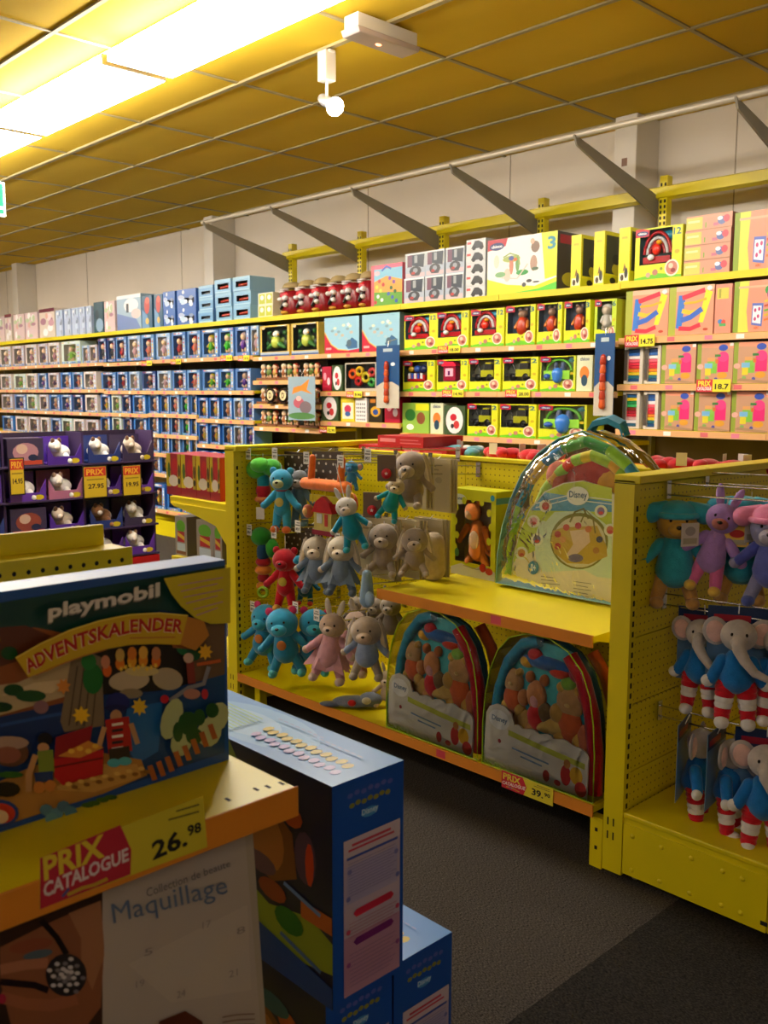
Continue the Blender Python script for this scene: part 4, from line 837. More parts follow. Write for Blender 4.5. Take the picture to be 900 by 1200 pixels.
# ------------------------------------------------------------------ plush toys
def plush(name, label, loc, S, rz=0, lean=0, cat='plush toy', group=None, body='b0a090', head=None, ear='round', earc=None, arm=None, leg=None, legs=None, foot=None, muz='d8c8b0', hat=None, trunk=False,
          headr=.19, bodyr=.16, limp=0, armup=0, legspread=.1, nose='201818', eyes=True, cloth=None, bib=None, sit=False, out=.12, legr=.075, hip=.33):
    e = empty(name, loc, rz, label, cat, group); e.rotation_euler = (0, lean, rz)
    headr *= 1.14; bodyr *= 1.15; head = head or body; arm = arm or body; leg = leg or body; foot = foot or leg; earc = earc or head
    hz = S*(1-headr*1.05); bz = S*.5
    bm_ = MB().cap((0, 0, S*max(.36, hip+.04)), (0, 0, S*.6), S*bodyr, S*bodyr*.72, body, 16)
    part(bm_, 'body', PLUSH, e)
    h_ = MB().ell((0, -S*.02, hz), (S*headr, S*headr*.88, S*headr*.92), head, seg=18, rings=12)
    h_.ell((0, -S*(headr*.85), hz-S*headr*.25), (S*headr*.5, S*headr*.4, S*headr*.38), muz)
    if eyes:
        for s in (-1, 1): h_.ell((s*S*headr*.38, -S*(headr*.86), hz+S*headr*.2), (S*.016, S*.012, S*.018), '181010', seg=8, rings=6)
    ho = part(h_, 'head', PLUSH, e)
    if not trunk: kid(ho, MB().ell((0, -S*(headr*1.2), hz-S*headr*.12), (S*.028, S*.02, S*.02), nose, seg=8, rings=6).obj('nose', PLASTIC, ho))
    else:
        pts = [(0, -S*headr*.8, hz-S*.02), (.0, -S*headr*1.3, hz-S*.08), (S*.05, -S*headr*1.45, hz-S*.17), (S*.13, -S*headr*1.6, hz-S*.26), (S*.23, -S*headr*1.75, hz-S*.3)]
        t_ = MB()
        for i in range(4): t_.cap(pts[i], pts[i+1], S*(.065-.009*i), S*(.056-.009*i), head, 12)
        kid(ho, t_.obj('trunk', PLUSH, ho))
    for s in (-1, 1):
        m_ = MB()
        if ear == 'round': m_.ell((s*S*headr*.75, 0, hz+S*headr*.75), (S*.06, S*.03, S*.06), earc)
        elif ear == 'floppy':
            m_.ell((s*S*headr*1.05, -S*.02, hz-S*headr*.35), (S*.055, S*.035, S*headr*1.25), earc, Matrix.Rotation(-s*.22, 3, 'Y'))
            m_.ell((s*S*headr*1.0, -S*.05, hz-S*headr*.4), (S*.035, S*.015, S*headr*1.0), 'e0d0b8', Matrix.Rotation(-s*.22, 3, 'Y'))
        elif ear == 'long':
            m_.ell((s*S*headr*.5, 0, hz+S*headr*1.3), (S*.045, S*.025, S*.13), earc, Matrix.Rotation(s*.25, 3, 'Y'))
        elif ear == 'fan':
            m_.ell((s*S*headr*1.25, S*.02, hz+S*.02), (S*.11, S*.025, S*.13), earc, Matrix.Rotation(s*.2, 3, 'Y')); m_.ell((s*S*headr*1.25, -S*.0, hz+S*.02), (S*.08, S*.02, S*.1), 'd8b0a8', Matrix.Rotation(s*.2, 3, 'Y'))
        elif ear == 'flap':
            m_.cap((s*S*headr*.6, 0, hz+S*headr*.8), (s*S*headr*1.3, -S*.03, hz+S*headr*.5), S*.06, S*.1, earc)
        if ear != 'none': kid(ho, m_.obj('ear', PLUSH, ho))
        sh_ = Vector((s*S*bodyr*.75, 0, S*.6)); ha = Vector((s*S*(bodyr+out), -S*.05, S*(.44+armup*.3)))
        a_ = MB().cap(sh_, ha, S*.062, S*.052, arm); ao = part(a_, 'arm', PLUSH, e); kid(ao, MB().ell(ha+Vector((s*S*.03, -.0, -S*.02)), (S*.058, S*.05, S*.055), foot if legs else head).obj('paw', PLUSH, ao))
        hp = Vector((s*S*bodyr*.5, 0, S*hip)); ft = Vector((s*S*(bodyr*.5+legspread), -S*(.03 if not sit else .3), S*(.08 if not sit else .2)))
        if legs:
            l_ = MB(); k = len(legs)
            for i, c in enumerate(legs):
                a = hp.lerp(ft, i/k); b = hp.lerp(ft, (i+1)/k); R_ = (b-a).normalized().to_track_quat('Z', 'Y').to_matrix(); r = S*(legr-.005*i)
                l_.lathe([(r*.9, 0), (r, (b-a).length*.5), (r*.88, (b-a).length)], a, R_, c, 14)
        else: l_ = MB().cap(hp, ft, S*.075, S*.06, leg)
        lo_ = part(l_, 'leg', PLUSH, e); kid(lo_, MB().ell(ft+Vector((0, -S*.045, -S*.02)), (S*.065, S*.095, S*.058), foot).obj('foot', PLUSH, lo_))
    if hat:
        part(MB().ell((0, 0, hz+S*headr*.55), (S*headr*1.02, S*headr*.95, S*headr*.6), hat).tube([(S*headr*1.02*cos(t), S*headr*.95*sin(t)-S*.01, hz+S*headr*.42) for t in [2*pi*i/14 for i in range(15)]], S*.03, hat), 'hat', PLUSH, e)
    if bib: part(MB().ell((0, -S*bodyr*.93, S*.48), (S*.07, S*.02, S*.07), bib), 'belly_patch', PLUSH, e)
    if cloth:
        c_ = MB(); nn = 16
        for i in range(nn):
            a0, a1 = 2*pi*i/nn, 2*pi*(i+1)/nn; r0 = S*.1; w0 = S*(.24+.07*(i % 3)); w1 = S*(.24+.07*((i+1) % 3))
            c_.add([(r0*cos(a0), r0*sin(a0)*.6, S*.62), (r0*cos(a1), r0*sin(a1)*.6, S*.62), (w1*cos(a1), w1*sin(a1)*.55, S*(.18+.05*((i+1) % 2))), (w0*cos(a0), w0*sin(a0)*.55, S*(.18+.05*(i % 2)))], [(0, 1, 2, 3)], cloth, 0, True)
        part(c_, 'cloth_skirt', PLUSH, e)
    return e
def place(px, y0, y1, Y):
    a = AT(px, y1, 1, Y); b = AT(px, y0, 1, Y); return a, b[2]-a[2]
def hang(e, S, to):
    """thin loop from the head up to its hook"""
    part(MB().tube([(0, 0, S*.96), (0, 0, S*.96+to)], .0018, 'e0e0e0', 5), 'loop', MATTE, e)
def swingtag(e, loc, w=.045, h=.05, c='e8e4dc', rot=.3, c2='c83030'):
    m_ = MB().box(-w/2, w/2, 0, .002, 0, h, c); F_ = Face(m_, (-w/2, 0, 0), (1, 0, 0), (0, 0, 1), (0, -1, 0), w, h); F_.r(.1, .1, .9, .35, 'b0a890'); F_.e(.5, .65, .3, .2, c2)
    o = part(m_, 'swing_tag', MATTE, e, loc=loc, rz=rot); return o
# right gondola
a, S = place(789, 588, 712, 2.6)
bear = plush('teddy_bear', 'tan plush bear in teal hat and shirt, leftmost on the right gondola', a, S, radians(35), group='plush bears in teal hats', body='34a0b4', head='c89838', ear='flap', earc='3aa8c0', hat='3aa8c0', leg='c09050', foot='c89858', arm='34a0b4', muz='c89838', legspread=.07, headr=.16); hang(bear, S, .02); swingtag(bear, (S*.1, -S*.2, S*.62), .06, .07, 'd8d0c8', .5, 'a8a098')
a, S = place(822, 588, 694, 2.62)
pu = plush('hooded_doll', 'lilac hooded plush doll with pink trousers and yellow shoes, head hanging sideways', a, S*1.04, radians(20), lean=.22, cat='plush toy', body='b088d0', head='b088d0', ear='long', earc='b890d0', leg='e070a8', foot='e8c050', arm='b088d0', muz='b06a60', legspread=.05, headr=.15, bodyr=.13); hang(pu, S, .03)
a, S = place(866, 592, 708, 2.72)
b2 = dup(bear, a, radians(25), 'tan plush bear in teal hat, right of the lilac hooded doll'); swingtag(b2, (-S*.05, -S*.25, S*.62), .07, .06, 'e8c050', .1)
a, S = place(902, 592, 712, 2.66)
dk = plush('donkey_plush', 'blue-grey plush in pink hat, cut by the right edge of the photo', a, S, radians(15), body='6068b8', head='8888b0', ear='flap', earc='e888b0', hat='e888b0', leg='8888b0', foot='5060b0', arm='5058b0', muz='a8a0b0'); hang(dk, S, .03)
for i, (px, c) in enumerate(((835, 'a8d030'), (862, 'b8d838'), (880, 'a0c830'))):
    a = AT(px, 602, 1, 2.95); m_ = MB().ell((0, 0, 0), (.05, .04, .035), c).ell((.04, 0, -.03), (.04, .03, .03), c).ell((-.03, -.01, -.04), (.03, .03, .03), 'd8c020')
    o = tag(m_.obj('lime_plush', PLUSH, loc=a), 'lime plush lump hanging behind the bears, %s of three' % ('leftmost', 'middle', 'rightmost')[i], 'plush toy', 'lime plush behind the bears'); part(MB().cap((0, 0, .03), (0, 0, .07), .0015, .0015, 'ffffff', 5), 'loop', MATTE, o)
STR = ['c81828', 'c81828', 'c81828', 'dcd8d4', 'dcd8d4', 'c81828', 'c81828']
def elephant(px, y0, y1, Y, rz, label, cardc='16305c', edge=False):
    a, S = place(px, y0, y1, Y)
    e = plush('elephant_plush', label, a, S, radians(rz), group='plush elephants in striped trousers', cat='plush toy', body='1c70b8', head='b8b0ac', ear='fan', earc='b0a8a8', arm='1c70b8', leg='c81828', legs=STR, foot='e0dcd8', muz='b8b0ac', trunk=True, out=.05, headr=.135, bodyr=.14, legspread=.03, legr=.1, hip=.43)
    w = S*.52; m_ = MB().box(-w/2, w/2, S*.14, S*.145, S*.3, S*1.06, '6088b0'); F_ = Face(m_, (-w/2, S*.14, S*.3), (1, 0, 0), (0, 0, 1), (0, -1, 0), w, S*.76)
    F_.r(0, .78, 1, 1, cardc); F_.r(.1, .82, .7, .9, 'a02038')
    B_ = Face(m_, (w/2, S*.145, S*.3), (-1, 0, 0), (0, 0, 1), (0, 1, 0), w, S*.76); B_.r(0, 0, 1, 1, 'd0cc48'); B_.r(.15, .1, .85, .9, 'e8e8e0'); B_.e(.5, .6, .25, .2, 'e0c020'); B_.e(.4, .3, .2, .12, '3060a0'); B_.r(0, .88, 1, 1, '2040a0')
    part(m_, 'backing_card', CARTON, e); part(MB().tube([(0, S*.14, S*1.0), (0, S*.1, S*1.1)], .0018, 'ffffff', 5), 'loop', MATTE, e); return e
elephant(818, 722, 836, 2.60, 18, 'grey plush elephant in blue shirt and striped trousers, left of the middle row')
elephant(860, 722, 852, 2.56, 28, 'large grey plush elephant with hanging trunk, centre of the middle row')
elephant(908, 730, 850, 2.62, 25, 'grey plush elephant of the middle row cut by the right photo edge')
elephant(815, 850, 968, 2.58, 105, 'plush elephant turned edge-on, leftmost of the bottom row over the tray')
elephant(852, 862, 980, 2.56, 98, 'plush elephant turned edge-on, second in the bottom row over the tray')
elephant(892, 868, 1000, 2.54, 25, 'plush elephant facing out at the right end of the bottom row')

# left gondola
def dollrow():
    def place(px, y0, y1, Y):
        a, S = globals()['place'](px, y0, y1, Y); g = 1.16; return a-Vector((0, 0, S*(g-1)*.6)), S*g
    a, S = place(309, 540, 600, 2.56)
    e = empty('bushy_head_toy', a, radians(30), 'hanging plush with bushy green head and red body, top left', 'plush toy')
    m_ = MB().ell((-.03, 0, S*.8), (.055, .045, .045), '50b838').ell((.045, -.01, S*.84), (.05, .04, .04), '48a838').ell((0, -.03, S*.88), (.05, .04, .035), '58c040').ell((.08, 0, S*.7), (.035, .03, .03), '60b848'); part(m_, 'bushy_head', PLUSH, e)
    part(MB().cap((0, 0, S*.52), (0, 0, S*.62), .028, .03, '2090a0'), 'neck', PLUSH, e); part(MB().cap((0, 0, S*.26), (0, 0, S*.45), .022, .036, 'c02030').tube([(.03*cos(t), .03*sin(t), S*.3) for t in [2*pi*i/10 for i in range(11)]], .012, 'e08850'), 'red_body', PLUSH, e)
    part(MB().box(-.02, .02, -.04, -.037, -S*.02, S*.18, 'd8d4d0'), 'paper_label', MATTE, e); hang(e, S, .03)
    a, S = place(331, 552, 618, 2.54)
    e = plush('cat_doll', 'light blue plush cat doll with orange feet', a, S, radians(30), body='38a0c8', head='3898c0', ear='round', legspread=.03, bib='c8b860', foot='e07030', muz='b0b888', headr=.16, bodyr=.11); part(MB().tube([(.022*cos(t), .022*sin(t), S*.66) for t in [2*pi*i/10 for i in range(11)]], .007, 'a01830'), 'scarf', PLUSH, e); hang(e, S, .02)
    a, S = place(352, 553, 612, 2.62)
    e = plush('grey_doll', 'grey plush doll half hidden behind the light blue cat doll', a, S, radians(30), body='60809a', head='707478', ear='round', legspread=.03, muz='a0a0a0', headr=.16, bodyr=.11); hang(e, S, .02)
    for (x0, x1, y0, y1, Y, w_) in ((331, 362, 531, 576, 2.72, 'behind the grey doll'), (366, 400, 530, 574, 2.68, 'behind the orange bar'), (326, 352, 620, 652, 2.72, 'left of two above the red doll'), (353, 376, 616, 652, 2.7, 'right of two above the red doll')):
        a = AT(x0, y1, 1, Y); b = AT(x1, y0, 1, Y); w, h = b[0]-a[0], b[2]-a[2]
        m_ = MB().box(0, w, 0, .01, 0, h, '4a3c34'); F_ = Face(m_, (0, 0, 0), (1, 0, 0), (0, 0, 1), (0, -1, 0), w, h)
        for i in range(4):
            for j in range(5): F_.e(.14+.25*i+(.1 if j % 2 else 0), .12+.19*j, .035, .035, 'd8d0c8', 8)
        o = tag(m_.obj('polka_dot_card', CARTON, loc=a), 'brown card with white polka dots %s' % w_, 'toy card', 'brown polka dot cards'); part(MB().tube([(w/2, .005, h-.004), (w/2, .03, h+.012)], .0015, 'ffffff', 5), 'loop', MATTE, o)
    # activity bar
    a = AT(358, 566, 1, 2.5); b = AT(406, 566, 1, 2.5); w = b[0]-a[0]
    e = empty('activity_bar', a, 0, 'orange padded bar with little red-roofed house hanging under it', 'baby toy')
    part(MB().cap((0, 0, 0), (w, 0, 0), .025, .025, 'e87830', 14), 'padded_bar', PLUSH, e)
    for x in (w*.14, w*.86): part(MB().cap((x, 0, .01), (x, .01, .11), .016, .014, 'e07028'), 'strap', PLUSH, e)
    part(MB().box(w*.1, w*.95, .0, .012, -.075, -.045, 'c8b828'), 'yellow_bar', PLUSH, e)
    for x in (w*.18, w*.5, w*.84): part(MB().cap((x, .0, -.02), (x, 0, -.08), .003, .003, 'd8c030', 6), 'cord', PLUSH, e)
    hs = MB().prism([(w*.28, -.19), (w*.7, -.19), (w*.7, -.11), (w*.28, -.11)], -.015, .015, 'c0b060').prism([(w*.24, -.115), (w*.74, -.115), (w*.66, -.07), (w*.5, -.045), (w*.34, -.07)], -.02, .02, 'b81828').box(w*.36, w*.48, -.018, -.015, -.16, -.12, 'd0d0d0').box(w*.55, w*.62, -.018, -.015, -.17, -.12, 'c03838')
    hs.box(w*.24, w*.74, -.018, .018, -.21, -.19, '8a1838'); part(hs, 'toy_house', PLUSH, e)
    part(MB().ell((w*.06, 0, -.12), (.03, .02, .03), 'b06040').ell((w*.06, -.012, -.12), (.016, .014, .018), 'd8b070'), 'rattle_ball', PLUSH, e); part(MB().ell((w*.95, 0, -.11), (.025, .02, .02), '60b060'), 'rattle_ball', PLUSH, e)
    a, S = place(412, 541, 572, 2.62); e = plush('blue_elephant_plush', 'small mid-blue plush at the right end of the orange bar', a, S, radians(30), body='3888b8', head='3888b8', ear='fan', muz='3070a8', headr=.2); hang(e, S, .01)
    a = AT(412, 590, 1, 2.56); m_ = MB().ell((0, 0, 0), (.035, .02, .045), 'e06030').ell((-.03, 0, -.04), (.03, .02, .03), 'd85028').ell((.02, -.02, .03), (.018, .01, .018), 'e8b040'); o = tag(m_.obj('orange_plush', PLUSH, loc=a), 'small orange plush between the orange bar and the teal donkey', 'plush toy'); hang(o, .03, .06)
    a, S = place(419, 583, 640, 2.46); e = plush('donkey_doll', 'white-headed plush donkey in teal dungarees, lower of two', a, S, radians(35), lean=-.25, group='teal plush donkeys', body='1888a8', head='c8c4c0', ear='long', arm='1888a8', leg='1888a8', foot='38b0c8', muz='e0d0c8', legspread=.08, headr=.17); hang(e, S, .14)
    a, S = place(452, 560, 606, 2.5); e2 = plush('donkey_doll', 'white-headed plush donkey in teal dungarees, upper of two', a, S, radians(35), lean=.3, group='teal plush donkeys', body='189098', head='c0b090', ear='long', arm='189098', leg='189098', foot='38a8c8', muz='d8c8a8', legspread=.1, headr=.17); hang(e2, S, .05)
    for (px, py, w_) in ((453, 555, 'upper'), (436, 598, 'lower')):
        a = AT(px, py, 1, 2.47); m_ = MB().lathe([(0, 0), (.02, 0), (.02, .004), (0, .004)], (0, 0, 0), Matrix.Rotation(pi/2, 3, 'X'), 'c01828', 18); m_.box(-.04, .035, .004, .012, -.03, .07, '6a5648'); F_ = Face(m_, (-.014, -.004, -.01), (1, 0, 0), (0, 0, 1), (0, -1, 0), .028, .02); F_.star(.5, .5, .3, .4, 'e8d0d0')
        tag(m_.obj('round_tag_card', MATTE, loc=a, rz=radians(25)), 'brown card with red round sticker, %s of two by the teal donkeys' % w_, 'toy card', 'brown cards with red stickers')
    # beige cards and bunnies
    for i, (px, y0, y1, w_) in enumerate(((482, 545, 598, 'upper row'), (450, 628, 676, 'left in the lower row'), (486, 632, 676, 'right in the lower row'))):
        Y = 2.62 if i == 0 else 2.55
        a, S = place(px, y0, y1, Y)
        e = plush('long_eared_bunny', 'grey-beige plush bunny with long drooping ears, %s' % w_, a, S*1.25, radians(25+8*i), group='grey-beige bunnies on cream cards', body='988878', head='9a8c80', ear='floppy', earc='b8a890', muz='b8a898', headr=.22, bodyr=.17, legspread=.12, sit=True, foot='a89888'); hang(e, S*1.25, .01)
    for i, (x0, x1, y0, y1, Y) in enumerate(((466, 500, 537, 592, 2.72), (494, 528, 539, 597, 2.80), (419, 462, 609, 672, 2.62), (455, 492, 611, 672, 2.70), (485, 519, 610, 676, 2.78))):
        a = AT(x0, y1, 1, Y); b = AT(x1, y0, 1, Y); w, h = b[0]-a[0], b[2]-a[2]
        m_ = MB().box(0, w, 0, .006, 0, h, 'bcae88').box(.012, w+.008, .012, .017, .004, h+.003, 'b0a27c').box(.02, w+.014, .024, .029, -.004, h, 'b8aa88'); F_ = Face(m_, (0, 0, 0), (1, 0, 0), (0, 0, 1), (0, -1, 0), w, h)
        F_.r(.1, .85, .5, .88, '908468'); F_.r(.15, .78, .6, .81, '988c70'); F_.e(.6, .6, .12, .06, 'a89c7c')
        o = tag(m_.obj('cream_card', MATTE, loc=a), 'cream backing card of the beige bunnies, %s' % ('left in the upper row', 'right in the upper row', 'left in the lower row', 'middle of the lower row', 'right in the lower row')[i], 'toy card', 'cream cards with beige bunnies'); part(MB().tube([(w/2, .005, h-.004), (w/2, .03, h+.012)], .0015, 'ffffff', 5), 'loop', MATTE, o)
    a, S = place(508, 628, 676, 2.72); m_ = MB().cap((0, 0, S*.25), (0, 0, S*.8), .05, .045, 'b8a488').ell((-.05, -.02, S*.5), (.025, .02, .025), 'c8b48c'); o = tag(m_.obj('beige_cushion', PLUSH, loc=a), 'rounded beige plush cushion at the right end of the beige bunnies', 'plush toy'); hang(o, S, .01)
    # row 2 left
    a, S = place(309, 622, 692, 2.54); e = empty('stack_toy', a, radians(30), 'hanging plush with green top over red and orange rings', 'plush toy')
    part(MB().ell((-.01, 0, S*.86), (.05, .04, .045), '2a8828').ell((.045, 0, S*.7), (.032, .03, .045), '30982c'), 'green_top', PLUSH, e); part(MB().cap((0, 0, S*.6), (0, 0, S*.68), .03, .03, '1a4870'), 'blue_neck', PLUSH, e)
    for z, c, r in ((.5, 'a81c28', .038), (.38, 'd88030', .042), (.27, 'a02028', .03), (.15, 'c87820', .035)): part(MB().ell((0, 0, S*z), (r, r*.8, S*.075), c), 'ring', PLUSH, e)
    part(MB().tube([(.01+.022*cos(t), -.03, S*.08+.022*sin(t)) for t in [2*pi*i/12 for i in range(13)]], .008, '90b828'), 'teething_ring', PLASTIC, e); hang(e, S, .01)
    a, S = place(335, 645, 710, 2.5); e = plush('red_doll', 'red plush doll with yellow belly patch and feet', a, S, radians(30), body='c01828', head='b01828', ear='round', legspread=.05, bib='c8b040', foot='d8a040', muz='a01020', headr=.17, bodyr=.12, eyes=False); hang(e, S, .06)
    a = AT(356, 655, 1, 2.5); o = tag(MB().ell((0, 0, 0), (.045, .02, .018), '2090b8').ell((-.03, 0, -.01), (.02, .018, .016), '2080a8').obj('blue_rattle', PLUSH, loc=a, rz=.5), 'turquoise plush rattle right of the red doll', 'baby toy'); hang(o, .01, .05)
    a, S = place(358, 662, 705, 2.6); e = plush('dark_blue_doll', 'dark teal plush doll right of the red doll with orange ball', a, S, radians(30), body='186078', head='206880', ear='none', legspread=.05, foot='d04020', muz='187080', bib='b89030'); hang(e, S, .08)
    for px, y0, y1, Y, w_ in ((372, 630, 690, 2.5, 'left'), (401, 630, 692, 2.48, 'right')):
        a, S = place(px, y0, y1, Y); e = plush('bunny_comforter', 'pale bunny-headed comforter with grey-blue cloth, %s of two' % w_, a, S, radians(32), group='grey-blue bunny comforters', body='7888a0', head='c0b4a0', ear='floppy', earc='b8ac98', cloth='74869c', arm='7888a0', leg='6c7c94', foot='68788c', headr=.2); hang(e, S, .02)
    a, S = place(430, 668, 700, 2.42); o = tag(MB().cap((0, 0, 0), (0, 0, S*.8), .03, .02, '8aa8c8').ell((.02, -.01, .01), (.03, .015, .03), '94b0d0').obj('blue_cloth_toy', PLUSH, loc=a), 'pale blue cloth toy below the left beige bunny', 'plush toy'); hang(o, S, .02)
    # row 3
    for i, (px, y0, y1, Y) in enumerate(((308, 716, 776, 2.5), (339, 722, 786, 2.46), (363, 722, 784, 2.54))):
        a, S = place(px, y0, y1, Y); e = plush('blue_plush', 'turquoise blue plush with pink ball ears, %s of three' % ('leftmost', 'middle', 'rightmost')[i], a, S*1.1, radians(20+15*i), lean=(.1, -.12, .1)[i], group='turquoise plush in the bottom row', body='2c88b0', head='2c90b8', ear='round', earc='d03868', muz='38a0c0', bib='c87838', foot='50b0b8', headr=.2, bodyr=.16, legspread=.12); hang(e, S*1.1, .01)
    a = AT(326, 738, 1, 2.56); o = tag(MB().cap((0, 0, -.04), (0, 0, .03), .022, .02, '28a828').ell((.01, 0, .05), (.02, .015, .018), '38b838').obj('green_plush', PLUSH, loc=a), 'bright green plush between the left and middle blue plush', 'plush toy'); hang(o, .03, .05)
    for i, (px, y0, y1, Y) in enumerate(((384, 716, 792, 2.46), (412, 714, 784, 2.66))):
        a, S = place(px, y0, y1, Y); e = plush('pink_bunny', 'pink plush bunny with pale upright ears, %s of two' % ('front', 'rear')[i], a, S*.95, radians(30), lean=.1, group='pink bunnies', body='cc98a4', head='b8a090', ear='long', earc='ccc0b0', arm='cc98a4', leg='c890a0', foot='d0b8b0', muz='c8b0a0', headr=.16, cloth='cc98a4'); hang(e, S*.95, .01)
    a, S = place(430, 724, 790, 2.44); e = plush('grey_bunny', 'grey long-eared plush bunny in pale blue shirt', a, S, radians(35), body='8898b8', head='b0a090', ear='floppy', earc='a89c94', arm='8898b8', leg='a09488', muz='c8b098', headr=.21); hang(e, S, .02)
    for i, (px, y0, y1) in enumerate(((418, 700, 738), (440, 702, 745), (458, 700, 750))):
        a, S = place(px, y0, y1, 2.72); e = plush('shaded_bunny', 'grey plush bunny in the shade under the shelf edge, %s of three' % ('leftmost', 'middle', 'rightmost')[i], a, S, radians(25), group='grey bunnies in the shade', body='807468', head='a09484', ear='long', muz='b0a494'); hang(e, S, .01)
    e = plush('beige_bunny', 'cream plush bunny sitting on the yellow base shelf beside the left bag', (AT(448, 828, 2, .206)[0], AT(448, 828, 2, .206)[1]+.03, .19), .17, radians(30), body='c0a890', head='b8a488', ear='long', earc='c8b8a0', leg='c8b098', muz='d0bca0', sit=True, legspread=.1)
    q = AT(410, 829, 2, .206); e = empty('lying_plush', (q[0], q[1]+.02, .205), radians(40), 'flat grey-blue plush with red nose lying on the yellow base shelf', 'plush toy')
    part(MB().ell((0, 0, .022), (.09, .05, .022), '6c7484').ell((.07, .01, .03), (.05, .045, .03), '747c88'), 'body', PLUSH, e); part(MB().ell((-.09, -.02, .015), (.05, .02, .012), '646c7c'), 'ear', PLUSH, e); part(MB().ell((.03, .06, .015), (.04, .02, .012), '646c7c'), 'ear', PLUSH, e); part(MB().ell((0, -.045, .03), (.018, .012, .014), 'c02020').ell((.06, -.04, .04), (.02, .01, .015), 'c8c0a0'), 'nose', PLUSH, e)
dollrow()
# things showing above the back of the bay
for i in range(3):
    q = AT(396+i*0, 512, 1, 3.3)
m_ = None
for i, (x0, x1, zz) in enumerate(((-3.5, -3.2, 0), (-3.19, -2.9, 0), (-3.36, -3.05, 1))):
    m_ = MB().box(0, x1-x0, 0, .28, 0, .05, 'b01828'); F_ = Face(m_, (0, 0, 0), (1, 0, 0), (0, 0, 1), (0, -1, 0), x1-x0, .05); F_.r(.05, .4, .4, .75, 'd88090'); F_.r(.5, .3, .95, .4, 'd06878'); F_.r(.5, .6, .9, .7, 'd06878')
    tag(m_.obj('red_flat_carton', CARTON, loc=(x0, 3.16, 1.196+.051*zz)), 'flat crimson carton on the rear shelf, %s' % ('left of the bottom pair', 'right of the bottom pair', 'lying on top of the pair')[i], 'toy box', 'flat crimson cartons')
for i, px in enumerate((470, 490, 512, 535, 556, 585, 600, 622, 640, 770, 800, 830, 860, 890)):
    c = '5a9aa8' if px < 560 else 'c01828'; q = AT(px, 533 if px < 700 else 537, 1, 3.35)
    m_ = MB().ell((0, 0, 0), (.06, .05, .03), c).ell((.05, 0, -.005), (.04, .04, .026), c).ell((-.05, .01, .005), (.035, .03, .024), 'd8d8d0' if c[0] == '5' else 'd03040')
    o = tag(m_.obj('soft_toy', PLUSH, loc=(q[0], 3.35, 1.228), rz=i*1.3), '%s soft toy peeking over the pegboard, %s from left' % ('teal' if px < 560 else 'red', ORD[i if px < 560 else i-5]), 'plush toy', 'soft toys behind the pegboard')
    part(MB().box(-.02, .02, -.062, -.06, .0, .05, 'e4e0dc'), 'white_tag', MATTE, o)

# ------------------------------------------------------------------ cartons on the small left shelves
def redbox(w, h):
    def art(F):
        F.r(0, 0, 1, .2, '8a1030'); F.r(.0, .2, .3, 1, 'd0b820'); F.e(.5, .35, .35, .14, 'd8d0c8', 12); F.e(.6, .7, .2, .2, 'c01828', 12); F.e(.2, .6, .1, .2, '4a6a20', 8); F.r(.8, .2, 1, 1, 'b8a028'); F.e(.9, .6, .08, .16, '5a3a18', 8); F.e(.9, .35, .08, .08, '202020', 8)
    return toybox(w, h, .2, 'a81830', art, sidecol='901428')
xs = [AT(p, 560, 1, 2.5)[0] for p in (197, 214, 232, 248, 260)]
for i in range(4):
    w = xs[i+1]-xs[i]-.004; o = redbox(w, .21)
    o.location = ((xs[i]+xs[i+1])/2, 2.49, .9855); tag(o, 'red and yellow carton on the small left shelf, %s' % ('leftmost', 'second from left', 'third from left', 'rightmost')[i], 'toy box', 'red cartons on the small left shelves')
def lowbox(w, h, c): return toybox(w, h, .2, '98908c', lambda F: (F.e(.5, .75, .38, .16, '60a828'), F.r(.2, .35, .8, .62, 'b02030'), F.p([(.2, .5), (.8, .4), (.8, .5), (.2, .6)], 'd8b030'), F.r(.15, .12, .85, .32, 'b8c8d8'), F.r(.1, .04, .9, .12, c)), sidecol='8a8480')
xs = [AT(p, 620, 1, 2.5)[0] for p in (207, 221, 232, 252, 262)]
for i in (0, 2, 3):
    o = lowbox(xs[i+1]-xs[i]-.004, .2, '7a4a30'); o.location = ((xs[i]+xs[i+1])/2, 2.49, .6805); tag(o, 'grey carton with green and red picture on the lower left shelf, %s' % {0: 'leftmost', 2: 'middle', 3: 'rightmost'}[i], 'toy box', 'grey cartons on the lower left shelf')

# ------------------------------------------------------------------ tiger-coloured plush in its carton, playmat
tb = toybox(.25, .36, .11, 'd2d21c', lambda F: (F.r(0, .9, .0, .9, 'd2d21c'), F.p([(.0, .0), (1, 0), (1, .1), (.75, .16), (.5, .09), (.25, .14), (0, .08)], 'd8d4c8'), F.e(.18, .88, .17, .06, 'dce4dc'), F.t('Disney', .07, .86, .29, .91, '5a7a98'),
     [F.e(x, y, .05, .045, 'd2d21c', 12) for x, y in ((.12, .78), (.1, .62), (.14, .46), (.1, .32), (.86, .76), (.9, .6), (.86, .44), (.3, .87), (.5, .9), (.7, .87))], F.e(.93, .93, .045, .035, '3a98b0'), F.line([(.3, .12), (.6, .1), (.85, .14)], .012, 'b0a898'),
     F.e(.74, .13, .07, .05, 'b83020'), F.e(.88, .1, .08, .04, 'c04028'), F.e(.15, .26, .05, .05, '508040'), F.r(.0, .93, .0, 1, 'd2d21c')),
     win=(.1, .16, .9, .88), inner='c8b4a4', sidecol='c4c81c', side=lambda F: (F.r(0, .86, 1, .93, '50a0b0'), F.p([(.3, .3), (.6, .35), (.7, .6), (.5, .75), (.35, .6)], 'b02820'), F.e(.6, .2, .2, .1, 'b8b0a0')), toy=None)
tb.location = (-2.485, 2.87, .7525); tb.rotation_euler = (0, 0, radians(-3)); tag(tb, 'lime window carton holding an orange plush, on the yellow shelf', 'toy box')
